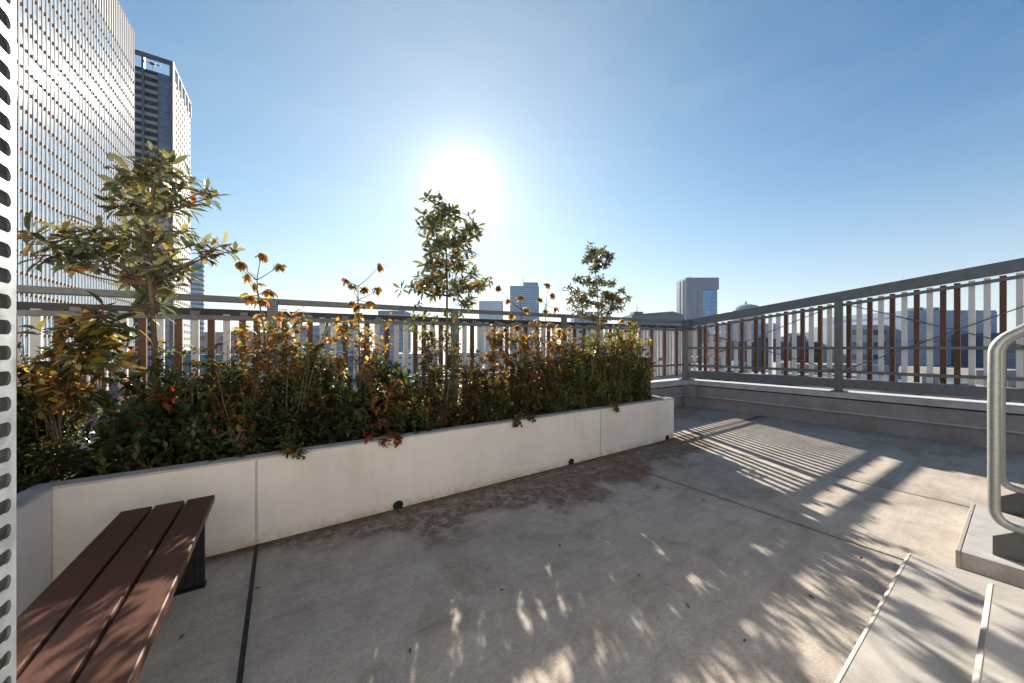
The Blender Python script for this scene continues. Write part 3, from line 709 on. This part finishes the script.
GREEN = [(0.047, 0.074, 0.03, 6), (0.074, 0.108, 0.041, 5), (0.128, 0.149, 0.054, 3), (0.203, 0.189, 0.074, 1.4), (0.405, 0.034, 0.02, 0.27), (0.486, 0.108, 0.027, 0.18000000000000002)]
OLIVE = [(0.12, 0.138, 0.051, 5), (0.194, 0.199, 0.072, 5), (0.299, 0.268, 0.094, 3), (0.448, 0.276, 0.072, 1), (0.075, 0.1, 0.043, 3)]
MIXED = [(0.068, 0.088, 0.034, 5), (0.121, 0.128, 0.047, 4), (0.243, 0.176, 0.068, 2), (0.432, 0.162, 0.041, 0.49500000000000005), (0.459, 0.054, 0.02, 0.315)]
def shrub_mesh(seed, rx, ry, h, pal, twigs, L, per=15):
    rr = random.Random(seed)
    o = thing('shrub', (0, 0, 0), 'x', 'shrub'); lv = Leaves(seed); mb = MB(); g_ = lv.r
    for q in range(9):
        a = rr.uniform(0, 6.28); u = rr.uniform(.3, .8)
        branch(mb, (rr.uniform(-.03, .03), rr.uniform(-.03, .03), -.03), (rx*u*math.cos(a), ry*u*math.sin(a), h*rr.uniform(.5, .9)), .007, .002, 0, rr.random())
    for q in range(twigs):
        while True:
            x, y, z = g_.uniform(-1, 1), g_.uniform(-1, 1), g_.uniform(0, 1)
            rad = x*x+y*y+(max(z-.25, 0)/.75)**2
            lump = .82+.35*math.sin(x*5+seed)*math.sin(y*4.3+z*5+seed*2)
            if rad < lump and (rad > .25 or g_.random() < .35): break
        c = np.array([x*rx, y*ry, z*h]); dirn = np.array([x*.8, y*.8, .7+z*.5])+g_.normal(0, .35, 3); dirn /= np.linalg.norm(dirn)
        n = int(g_.integers(per-5, per+5)); s_ = g_.uniform(-.07, .035, (n, 1))
        D = dirn*.55+g_.normal(0, .75, (n, 3)); D[:, 2] += .15
        pc = lv.colours(1, pal, .3)[0]
        C = lv.colours(n, pal, .25)*.45+pc*.55
        lv.put(c+dirn*s_, D, L*g_.uniform(.6, 1.15, n), L*.46, g_.uniform(-.05, .35, n), C)
    mb.build('stem', M['bark'], o, local=True, smooth=True)
    lv.build('foliage', M['sleaf'], o, big=False)
    return o
protos = {'g1': shrub_mesh(31, .34, .30, .50, GREEN, 230, .058), 'g2': shrub_mesh(32, .32, .30, .56, GREEN, 230, .05),
          'm1': shrub_mesh(33, .33, .30, .52, MIXED, 220, .048), 'o1': shrub_mesh(34, .36, .32, .66, OLIVE, 330, .042),
          'o2': shrub_mesh(35, .34, .30, .56, OLIVE, 250, .044)}
TALL = [(0.084, 0.108, 0.036, 5), (0.12, 0.132, 0.042, 4), (0.204, 0.168, 0.054, 2), (0.36, 0.18, 0.042, 1.6), (0.054, 0.072, 0.024, 3)]
def loose_mesh(seed, rx, h, pal, stems, L):
    rr = random.Random(seed); o = thing('shrub', (0, 0, 0), 'x', 'shrub'); lv = Leaves(seed); mb = MB(); g_ = lv.r
    for q in range(stems):
        a = rr.uniform(0, 6.28); u = rr.uniform(.3, 1); hh = h*rr.uniform(.6, 1)
        A = Vector((rr.uniform(-.04, .04), rr.uniform(-.04, .04), -.03)); Bp = Vector((rx*u*math.cos(a), rx*u*math.sin(a), hh))
        branch(mb, A, Bp, .006, .0015, 0, rr.random())
        for e in range(10):
            v = rr.uniform(.28, 1); p = A.lerp(Bp, v); d = Vector((rr.uniform(-1, 1), rr.uniform(-1, 1), rr.uniform(-.1, .9))).normalized()*rr.uniform(.04, .15)
            branch(mb, p, p+d, .002, .001, 0, rr.random())
            n = rr.randint(9, 15); pc = lv.colours(1, pal, .3)[0]
            D = np.array(d.normalized())*.7+g_.normal(0, .6, (n, 3))
            lv.put(V3(p+d)-V3(d)*g_.uniform(0, .9, (n, 1)), D, L*g_.uniform(.6, 1.15, n), L*.42, g_.uniform(0, .4, n), lv.colours(n, pal, .2)*.5+pc*.5)
    mb.build('stem', M['bark'], o, local=True, smooth=True); lv.build('foliage', M['dleaf'], o, big=False)
    return o
protos['t1'] = loose_mesh(41, .28, 1.0, TALL, 15, .048)
protos['t2'] = loose_mesh(42, .24, .85, TALL+[(.32, .12, .03, 5)], 14, .044)
used = set()
LAB = {'t': ('taller loose twiggy shrub rising out of the planter hedge against the fence slats', 'loose twiggy shrubs above the hedge'),
       'g': ('dark green shrub with a few red leaves in the left half of the planter hedge', 'dark green hedge shrubs at the left'),
       'm': ('low shrub of mixed green and russet leaves along the middle of the planter', 'mixed green and russet hedge shrubs'),
       'o': ('dense olive green shrub in the right half of the planter hedge', 'olive hedge shrubs at the right')}
def place(kind, x, y, s=1, sz=1, rz=0):
    o = protos[kind]
    if kind in used:
        src = o; o = src.copy(); S.collection.objects.link(o); BASE[o.name] = Vector((x, y, .47))
        for ch in src.children:
            c = ch.copy(); S.collection.objects.link(c); c.parent = o
    used.add(kind)
    o.location = (x, y, .47); o.rotation_euler = (0, 0, rz); o.scale = (s, s, s*sz)
    o['label'], o['group'] = LAB[kind[0]]
    o['category'] = 'shrub'
rs = random.Random(5)
lay = [('g1', -1.55, 2.9, 1, 1), ('g2', -1.05, 3.15, .9, 1.15), ('g1', -.62, 2.98, .95, .9), ('g2', -1.4, 2.3, .9, 1), ('g1', -1.38, 1.7, .9, 1), ('g2', -1.4, 1.1, .9, 1), ('g2', -1.65, 3.3, .85, 1.1),
       ('g2', .02, 2.95, .92, .78), ('g1', .42, 3.0, .95, .85), ('g2', .22, 3.25, .85, 1), ('g1', .82, 2.95, .9, .86), ('g2', .75, 3.25, .85, .95), ('m1', 1.22, 2.98, .92, .9), ('g1', 1.25, 3.25, .85, 1),
       ('m1', 1.66, 2.94, .88, .86), ('o2', 1.75, 3.22, .85, 1), ('m1', 2.1, 2.98, .9, .88), ('o2', 2.2, 3.24, .82, 1.05), ('o2', 2.52, 2.96, .85, .95), ('m1', 2.62, 3.22, .85, 1.15),
       ('o1', 2.98, 2.98, .85, .9), ('o2', 3.1, 3.22, .85, 1.15), ('o1', 3.42, 3.0, .92, .98), ('o1', 3.82, 3.02, .95, .92), ('o2', 3.6, 3.22, .85, 1.2), ('o1', 4.02, 3.14, .7, 1.0), ('m1', 3.98, 2.88, .55, .9)]
lay = [(k, x, y, s*1.06, sz*(1.2 if x > 2.9 or x < .9 else .98)*rs.uniform(.66, 1.3)) for k, x, y, s, sz in lay if (x, y) != (-1.05, 3.15)]
lay += [('g2', -1.06, 2.86, .72, .62), ('g1', -.3, 3.0, 1, 1.1), ('g2', -.55, 3.22, .85, 1.0), ('g1', -1.25, 3.2, .8, 1.15), ('g2', -.12, 3.2, .9, 1.1), ('t1', -.42, 3.05, .95, .8), ('t2', -.75, 3.15, .85, .75), ('t1', -1.15, 3.15, .9, .85)]
for i in range(21):
    x = -1.5+i*.272+rs.uniform(-.07, .07)
    if -1.1 < x < -.5: continue
    lay.append((('t1', 't2')[rs.random() < .45], x, 2.9+rs.uniform(-.05, .38), rs.uniform(.85, 1.05), rs.uniform(.5, 1.12)))
for k, x, y, s, sz in lay: place(k, x, y, s, sz*(1.22 if k == 'o1' and x > 3.2 else 1), rs.uniform(0, 6.28))

rf_ = random.Random(77)
for i, (x, y) in enumerate([(500, 590), (706, 502), (620, 470), (745, 640), (560, 548), (330, 560), (447, 520), (690, 610), (262, 588), (410, 655), (540, 494), (640, 575), (180, 640), (815, 600), (470, 500), (225, 565), (860, 560)]):
    D_ = EYE*FPX/(y-HOR); p = at(x, y, D_)
    o = thing('fallen_leaf', (p.x, p.y, .004), 'small dry brown leaf lying on the concrete terrace floor', 'leaf', 'dry leaves scattered on the terrace floor')
    lv = Leaves(900+i); a = rf_.uniform(0, 6.28)
    lv.put(np.array([[p.x, p.y, .005]]), np.array([[math.cos(a), math.sin(a), .06]]), rf_.uniform(.02, .035), .012, -.15, np.array([[.16, .08, .035]]))
    lv.build('blade', M['dleaf'], o)

for x_, pal_, lab_ in ((-.02, MIXED, 'small russet shoot trailing over the planter edge by the left wall joint'), (.62, [(.3, .05, .03, 4), (.22, .1, .04, 3), (.1, .1, .04, 2)], 'small red and brown shoot hanging over the planter edge above the bench end'),
                       (1.9, MIXED, 'small green shoot leaning over the middle of the planter edge'), (3.1, OLIVE, 'small olive shoot leaning over the planter edge near its right end')):
    o = thing('trailing_shoot', (x_, 2.72, .5), lab_, 'shoot'); lv = Leaves(int(x_*100)+500); mb = MB()
    for q in range(5):
        ex = x_+rf_.uniform(-.14, .14); A = Vector((x_, 2.76, .5)); Bp = Vector((ex, 2.575-rf_.uniform(0, .04), .535-rf_.uniform(-.03, .05)))
        mid = A.lerp(Bp, .55)+Vector((0, 0, .06)); mb.tube([A, mid, Bp], [.003, .002, .001], 6)
        for e in range(9):
            u = rf_.uniform(.3, 1); c = mid.lerp(Bp, u); n_ = 3
            lv.put(V3(c)+lv.r.normal(0, .012, (n_, 3))+[0, 0, .01], lv.r.normal(0, 1, (n_, 3))*[1, .8, .5]+[0, -.5, -.1], .042*lv.r.uniform(.6, 1.1, n_), .02, .25, lv.colours(n_, pal_, .25))
    mb.build('stem', M['bark'], o, smooth=True); lv.build('foliage', M['sleaf'], o, big=True)

# ------------------------------------------------------------------ the towers on the left
def bm_(name, c1, c2=None, rough=.6, spec=.4, metal=0, sc=.15):
    c2 = c2 or tuple(min(1, q*1.15) for q in c1)
    m, t, b = mat(name, rough=rough, spec=spec, metal=metal)
    co = objco(t)
    t.links.new(ramp(t, noise(t, sc, 5, .6, co), [(.35, c1), (.65, c2)]), b.inputs['Base Color'])
    return m
M['finw'] = bm_('white_cladding', (.47, .455, .44), (.53, .515, .50), .8, .0)
M['gblue'] = bm_('pale_blue_glass', (.12, .19, .27), (.26, .35, .46), .1, .22, sc=.55)
M['vent'] = bm_('dark_opening', (.05, .032, .022), (.08, .055, .04), 1, 0)
M['crown'] = bm_('bronze_louvre', (.30, .26, .22), (.36, .31, .27))
M['navy'] = bm_('navy_frame', (.035, .05, .085), (.05, .065, .1), .5)
M['navyglass'] = bm_('navy_glass', (.03, .06, .12), (.05, .09, .16), .2, .8)
M['slab'] = bm_('blue_grey_slab', (.12, .145, .19), (.15, .18, .23))
M['opening'] = bm_('recess_shade_black', (.008, .012, .02), (.015, .02, .035), 1, 0)  # near-black colour for the shade in the balcony openings
M['bwhite'] = bm_('tower_white', (.5, .48, .46), (.58, .56, .54), .85, .08)
e1 = cw(.53, -.848, 0); RZ = math.atan2(e1.y, e1.x)
c1 = cw(-123.8, 112.8, GZ)
t1 = thing('office_tower', c1, 'huge white office tower with fine vertical fins at the upper left', 'tower', None, RZ)
H1 = 103.6+EYE-GZ; LEN = 87.0; pitch = 1.45; FH = 4.0; ztop = H1-12.6
box((.3, -40, 0), (LEN, -.35, H1-.4)).build('wall', M['bwhite'], t1, local=True)
nfl = int(ztop/FH)
gl0 = None; vr0 = None
nb = int(LEN/pitch)
for k in range(nfl):
    zb = ztop-(k+1)*FH
    if gl0 is None:
        vall = MB()
        gl0 = box((.3, -.3, .0), (LEN-.2, -.02, FH-1.0)).build('window_band', M['gblue'], t1, local=True)
        sp0 = box((.3, -.3, FH-1.0), (LEN-.2, -.015, FH)).build('spandrel', M['finw'], t1, local=True)
        objs = (gl0, sp0)
    else: objs = [dup(q, t1) for q in (gl0, sp0)]
    for q in objs: q.location = (0, 0, zb)
    for i in range(nb):
        x0 = .3+i*pitch+.24
        vall.box((x0, -.08, zb+FH-.75), (x0+.46, .045, zb+FH-.12)); vall.box((x0+.52, -.08, zb+FH-1.05), (x0+.98, .045, zb+FH-.42))
vall.build('vents', M['vent'], t1, local=True)['kind'] = 'stuff'
fin0 = None
for i in range(nb+1):
    if fin0 is None: fin0 = MB().box((-.22, -.14, 0), (.22, .06, H1)).build('fin', M['finw'], t1, local=True); o = fin0
    else: o = dup(fin0, t1)
    o.location = (.25+i*pitch, 0, 0)
box((.3, -.3, ztop), (LEN, -.1, H1-.5)).build('crown_louvre', M['crown'], t1, local=True)
c2 = cw(-147.7, 150, GZ)
t2 = thing('high_rise', c2, 'dark blue high-rise with an open frame on its roof, right of the white tower', 'tower', None, RZ)
H2 = 124.6+EYE-GZ; HB = H2-6.2
box((-29.5, -36, 0), (-.6, -.3, HB)).build('wall', M['slab'], t2, local=True)
nf = int(HB/3.3)
bal = gb = sw = None
for k in range(nf):
    zb = HB-3.3*(k+1)
    if bal is None:
        bal = MB().box((-.55, -35.7, 0), (.1, -4.9, 1.3)).build('balcony', M['slab'], t2, local=True)
        rc = MB(); rc.box((-.58, -35.7, 1.3), (-.5, -4.9, 3.3)); rc = rc.build('balcony_opening_shade', M['opening'], t2, local=True)  # flat dark sheet paints the shade behind each balcony
        gb = MB().box((-.55, -4.7, .35), (-.15, -1.3, 3.1)).build('window_band', M['navyglass'], t2, local=True)
        lst = (bal, rc, gb); sw = MB()
    else: lst = [dup(q, t2) for q in (bal, rc, gb)]
    for q in lst: q.location = (0, 0, zb)
    for j in range(9): sw.box((-2.2-j*3.1, -.32, zb+.9), (-3.6-j*3.1, -.2, zb+2.3))
sw.build('side_windows', M['vent'], t2, local=True)['kind'] = 'stuff'
box((-29.5, -.28, 0), (-.9, -.22, HB-1)).build('side_wall', M['bwhite'], t2, local=True)  # white side paints in the sunlit face, dark front the shaded one
fm = MB(); fm.box((-1.2, -9.7, 0), (.5, -8.9, H2)); fm.box((-1.2, -1.1, 0), (.4, .1, H2)); fm.box((-1.2, -37, H2-1.2), (.45, .12, H2+.1)); fm.box((-1.2, -37, 0), (.4, -36, H2))
fm.build('roof_frame', M['navy'], t2, local=True)
fm = MB(); fm.box((-29.6, -.9, H2-1.1), (-1.3, .08, H2+.05))
for j in range(6): fm.box((-1.3-j*5.6-1.2 if j else -2.2, -.9, HB-1), (-1.3-j*5.6, .06, H2-1))
fm.build('side_frame', M['bwhite'], t2, local=True)  # white here and navy in front: sunlit and shaded sides put into colour
MB().box((-22, -30, HB), (-10, -14, HB+2.2)).build('plant_room', M['slab'], t2, local=True)
mb = MB(); mb.box((-2.4, -8.6, HB+3.9), (-2.1, -4.6, HB+4.2)); mb.tube([(-2.25, -7, HB), (-2.25, -7, HB+4)], .12, 6); mb.box((-2.6, -7.8, HB+3.6), (-1.9, -6.2, HB+4.4))
mb.build('roof_crane', M['navy'], t2, local=True)

# ------------------------------------------------------------------ buildings beyond the fences
HAZY = {}
def bldg(name, label, xl, xr, yt, D, col, wcol=None, fh=3.6, depth=18, wh=1.6, style='band', cat='building', group=None, rough=.6, bays=None, roofbits=0, wrough=.2, turn=0, cut=None):
    X0, X1 = (xl-512)/FPX*D, (xr-512)/FPX*D; zt = EYE+(HOR-yt)/FPX*D; W_ = X1-X0; H = zt-GZ
    base = cw((X0+X1)/2, D, GZ); rz = math.atan2(RT[1], RT[0])+turn
    o = thing(name, base, label, cat, group, rz)
    kb = ('b',)+tuple(col)
    if kb not in HAZY: HAZY[kb] = bm_('facade', col, None, rough)
    kw = ('w',)+tuple(wcol or (.06, .08, .11))
    if kw not in HAZY: HAZY[kw] = bm_('window_glass', kw[1:], None, wrough, .7)
    box((-W_/2, 0, 0), (W_/2, depth, H)).build('wall', HAZY[kb], o, local=True)
    box((-W_/2+.1, .1, H), (W_/2-.1, depth-.1, H+.35)).build('roof', HAZY[kb], o, local=True)
    n = min(26, int((H-1.2)/fh)); b0 = None
    nb_ = bays or min(10, max(2, int(W_/3.4)))
    for k in range(n):
        if b0 is None:
            mb = MB()
            if style == 'band': mb.box((-W_/2-.05, -.06, 0), (W_/2+.05, depth*.9, wh))
            else:
                bw = W_/nb_
                w0 = MB().box((-bw*.3, -.06, 0), (bw*.3, -.002, wh)).build('window', HAZY[kw], o, local=True); b0 = w0
                row = [w0]+[dup(w0, o) for _ in range(nb_-1)]
                for i, q in enumerate(row): q.location = (-W_/2+bw*(i+.5), 0, H-1.1-wh)
                continue
            b0 = mb.build('window_band' if style == 'band' else 'window_row', HAZY[kw], o, local=True); q = b0
        elif style == 'win':
            if (k+1)*nb_ > 80: break
            for i in range(nb_): dup(b0, o).location = (-W_/2+W_/nb_*(i+.5), 0, H-1.1-wh-k*fh)
            continue
        else: q = dup(b0, o)
        q.location = (0, 0, H-1.1-wh-k*fh)
    rr = random.Random(int(xl*7+D))
    for k in range(roofbits):
        x = rr.uniform(-W_/2*.8, W_/2*.6); ww = rr.uniform(.06, .16)*W_
        box((x, depth*.3, H+.35), (x+ww, depth*.6, H+.35+rr.uniform(1, 2.6))).build('plant_room', HAZY[kb], o, local=True)
    return o, W_, H
BL = (.20, .27, .36)
# round banded tower beside the dark high-rise
D = 330; cx = cw((196-512)/FPX*D, D, GZ); zt = EYE+(348-262)/FPX*D-GZ; rad = 7/FPX*D*.9
t3 = thing('round_tower', cx, 'distant blue and white banded round tower right of the dark high-rise', 'tower')
MB().tube([(0, 0, 0), (0, 0, zt)], rad, 28).build('wall', bm_('banded_wall', (.45, .5, .56)), t3, local=True)
b0 = None; gm_ = bm_('banded_glass', (.10, .17, .25), None, .2)
for k in range(24):
    q = dup(b0, t3) if b0 else MB().tube([(0, 0, 0), (0, 0, 2.4)], rad+.15, 28).build('window_band', gm_, t3, local=True)
    b0 = b0 or q; q.location = (0, 0, zt-5-k*4.6)

bldg('office_block', 'faint pale office block with a flat top just right of the middle tree', 479, 503, 301, 900, (.30, .38, .47), (.26, .34, .43), 4.2, 30, 2.2)
o, W_, H = bldg('office_block', 'glassy blue office tower with a roof mast behind the orange shrubs', 510, 539, 286, 700, (.13, .27, .40), (.07, .19, .32), 4.2, 30, 2.6, roofbits=1)
MB().box((-2, 8, H), (W_/2-1, 26, H+9)).build('roof_house', M['gblue'], o, local=True)
MB().tube([(-2, 15, H+9), (-2, 15, H+24)], [.8, .2], 6).build('mast', M['slab'], o, local=True)
bldg('office_block', 'grey block partly hidden behind the small airy tree', 574, 603, 312, 420, (.27, .33, .40), (.15, .2, .27), 4, 24)
o, W_, H = bldg('long_low_building', 'long dark flat building with a small lantern tower left of the fence corner', 632, 684, 315, 230, (.12, .12, .15), (.08, .085, .11), 4.5, 30)
MB().add([(-W_/2, 1, H+.4), (W_/2, 1, H+.4), (W_/2, 29, H+.4), (-W_/2, 29, H+.4), (W_*.3, 1, H+2.6), (W_*.3, 29, H+2.6)], [(0, 1, 4), (0, 4, 5, 3), (1, 2, 5, 4), (2, 3, 5)]).build('pitched_roof', M['slab'], o, local=True)
box((-W_*.4, 6, H), (-W_*.22, 14, H+2.9)).build('lantern', M['slab'], o, local=True)
MB().tube([(-W_*.3, 10, H+2.9), (-W_*.3, 10, H+9)], [.35, .08], 6).build('mast', M['bwhite'], o, local=True)

# slab tower with a glass corner, right of the fence corner
D = 380; base = cw((686-512)/FPX*D, D, GZ); rz = math.atan2(RT[1], RT[0]); H = EYE+(348-277.5)/FPX*D-GZ
t4 = thing('slab_tower', base, 'grey slab tower with a bright blue glass corner above the fence corner', 'tower', None, rz)
k_ = D/FPX; m4 = bm_('tower_panels', (.22, .25, .31), (.25, .28, .34)); m4b = bm_('tower_glass_blue', (.06, .27, .52), (.12, .38, .62), .15, .9); m4c = bm_('tower_side', (.17, .2, .27))
MB().box((0, 0, 0), (17*k_, 22, H)).build('wall', m4, t4, local=True)
MB().box((-.35, 3, 0), (-.01, 21, H-1.5)).build('side_wall', m4c, t4, local=True)
MB().box((17*k_+.01, 0, H-11.8*k_), (33*k_, 22, H)).build('upper_wall', m4, t4, local=True)
MB().box((17*k_+.01, 2.5, 0), (33*k_-.5, 22, H-11.8*k_-.02)).build('glass_corner', m4b, t4, local=True)
mb = MB(); mb.box((5.8*k_, -.12, 0), (6.2*k_, -.01, H)); mb.box((11*k_, -.1, 0), (12.2*k_, -.01, H-11.8*k_)); mb.build('wall_joint', m4c, t4, local=True)
b0 = None
for k in range(16):
    if b0: q = dup(b0, t4)
    else:
        q = MB().box((26*k_, 2.2, 0), (33*k_-.45, 2.45, 1.2)).build('floor_band', m4, t4, local=True); b0 = q
    q.location = (0, 0, H-11.8*k_-5-k*4.6)
MB().tube([(5.9*k_, 4, H), (5.9*k_, 4, H+3)], [.5, .1], 6).build('mast', m4c, t4, local=True)
for yy in (6, 13): MB().box((-.7, yy, 0), (-.36, yy+2.5, H-2)).build('pilaster', m4, t4, local=True)

# domed building
D = 600; cx = at(746, 348, D); zt = EYE+(348-314)/FPX*D
t5 = thing('domed_building', (cx.x, cx.y, GZ), 'pale green building with a low ribbed dome, just above the fence rail', 'building')
rad = 15.5/FPX*D; k_ = 24
vs = [(0, 0, zt-GZ+17)]; fs = []
for j in range(1, 6):
    a = j/5*math.pi/2
    for i in range(k_): vs.append((rad*math.sin(a)*math.cos(2*math.pi*i/k_), rad*math.sin(a)*math.sin(2*math.pi*i/k_), zt-GZ+17*math.cos(a)))
for i in range(k_): fs.append((0, 1+i, 1+(i+1)%k_))
for j in range(4):
    for i in range(k_): fs.append((1+j*k_+i, 1+(j+1)*k_+i, 1+(j+1)*k_+(i+1)%k_, 1+j*k_+(i+1)%k_))
MB().add(vs, fs).build('dome', bm_('dome_green', (.22, .3, .31)), t5, local=True)
MB().tube([(0, 0, 0), (0, 0, zt-GZ-.1)], rad*.97, 24).build('wall', bm_('dome_wall', (.42, .46, .48)), t5, local=True)
MB().tube([(0, 0, zt-GZ+16), (0, 0, zt-GZ+22)], [2.4, 1.2], 8).build('lantern', bm_('dome_top', (.3, .35, .36)), t5, local=True)

bldg('glass_block', 'pale blue glass block seen between the slats right of the fence corner', 722, 777, 324, 190, (.27, .34, .45), (.2, .27, .38), 3.8, 20, 2.4)
bldg('dark_block', 'long dark navy building low between the slats in the first fence bay', 726, 838, 343, 110, (.055, .075, .12), (.03, .045, .08), 3.4, 14, 1.6, roofbits=4)
bldg('apartment_block', 'narrow grey block between the slats just left of the fence post', 808, 836, 333, 170, (.25, .3, .38), (.1, .13, .19), 3.3, 14, 1.5, 'win')
bldg('apartment_block', 'pale block with dark square windows behind the right fence bay', 850, 903, 326, 100, (.40, .42, .46), (.09, .1, .12), 3.6, 14, 1.5, 'win', bays=5)
o, W_, H = bldg('large_hall', 'large plain blue-grey building with roof units behind the right fence bay', 905, 997, 311.5, 95, (.30, .345, .44), (.2, .24, .33), 6.8, 26, .5, 'band', roofbits=0)
for x in (-W_*.22, W_*-.04): box((x, 3, H+.35), (x+1.6, 6, H+1.5)).build('roof_unit', M['slab'], o, local=True)
MB().tube([(W_*.4, 4, H), (W_*.4, 4, H+2.2)], [.12, .05], 6).build('mast', M['slab'], o, local=True)
bldg('office_block', 'dark blue office block at the right edge beside the handrail', 1003, 1075, 334, 85, (.09, .12, .19), (.05, .07, .11), 3.5, 18, 1.7, 'win')
bldg('office_block', 'blue-grey office block seen between the slats left of the middle tree', 378, 404, 311, 300, (.17, .22, .30), (.1, .13, .19), 3.8, 20)
bldg('glass_block', 'clear blue glass block seen between slats behind the thin orange shrub', 296, 342, 326, 210, (.16, .26, .38), (.09, .17, .28), 3.8, 20, 2.6)
bldg('office_block', 'pinkish grey building seen through the slats below the tallest tree', 196, 262, 333, 120, (.34, .29, .29), (.16, .15, .17), 3.6, 16, 1.5, 'win')
# lower roofs of the city further down, seen through the fences
rc = random.Random(17)
tones = [('white', (.45, .47, .5)), ('grey', (.22, .24, .28)), ('beige', (.3, .28, .26)), ('brick red', (.22, .12, .1)), ('blue-grey', (.16, .2, .28)), ('teal', (.08, .17, .23))]
spots = [(145, 352, 110), (215, 356, 95), (255, 350, 220), (285, 353, 160), (330, 352, 190), (352, 356, 130), (372, 351, 260), (408, 354, 170), (430, 350, 320), (468, 353, 200), (495, 351, 300),
         (530, 354, 180), (560, 351, 280), (590, 353, 210), (622, 351, 300), (648, 355, 150), (676, 352, 220), (704, 358, 130), (700, 366, 95), (722, 372, 80), (745, 370, 85), (770, 376, 76), (796, 372, 84), (822, 378, 74),
         (846, 366, 88), (868, 382, 66), (890, 378, 70), (915, 388, 58), (950, 386, 60), (985, 392, 56), (1010, 372, 70), (1040, 380, 66), (450, 347, 600), (350, 346, 700), (620, 345, 800), (560, 346, 700), (800, 345, 500), (1020, 343, 400)]
words = {145: 'behind the tallest tree', 215: 'right of the tallest tree', 255: 'behind the three-tufted shrub', 285: 'right of the three-tufted shrub', 330: 'left of the thin orange shrub', 352: 'behind the thin orange shrub', 372: 'right of the thin orange shrub'}
for i, (x, y, D) in enumerate(spots):
    tn, tcol = tones[rc.randrange(len(tones))]; ww = rc.uniform(9, 17)/D*FPX
    bldg('low_rise', 'distant %s low-rise building glimpsed through the fence slats' % tn, x-ww/2, x+ww/2, y, D, tcol, (.07, .08, .1), 3.2, rc.uniform(9, 16), 1.3, 'win' if i % 3 else 'band', group='low %s buildings beyond the fences' % tn, roofbits=rc.randint(0, 2), turn=rc.uniform(-.3, .3))

# ------------------------------------------------------------------ the hazy air between here and the skyline
hm = bpy.data.materials.new('haze'); hm.use_nodes = True; t = hm.node_tree; t.nodes.clear()
pv_ = N(t, 'ShaderNodeVolumePrincipled'); pv_.inputs['Color'].default_value = (.86, .92, 1, 1)
pv_.inputs['Density'].default_value = .00006; pv_.inputs['Anisotropy'].default_value = .3
t.links.new(pv_.outputs[0], N(t, 'ShaderNodeOutputMaterial').inputs['Volume'])
hz = box((-1200, -1200, GZ-1), (1200, 1200, 112)).build('haze', hm); hz['kind'] = 'stuff'
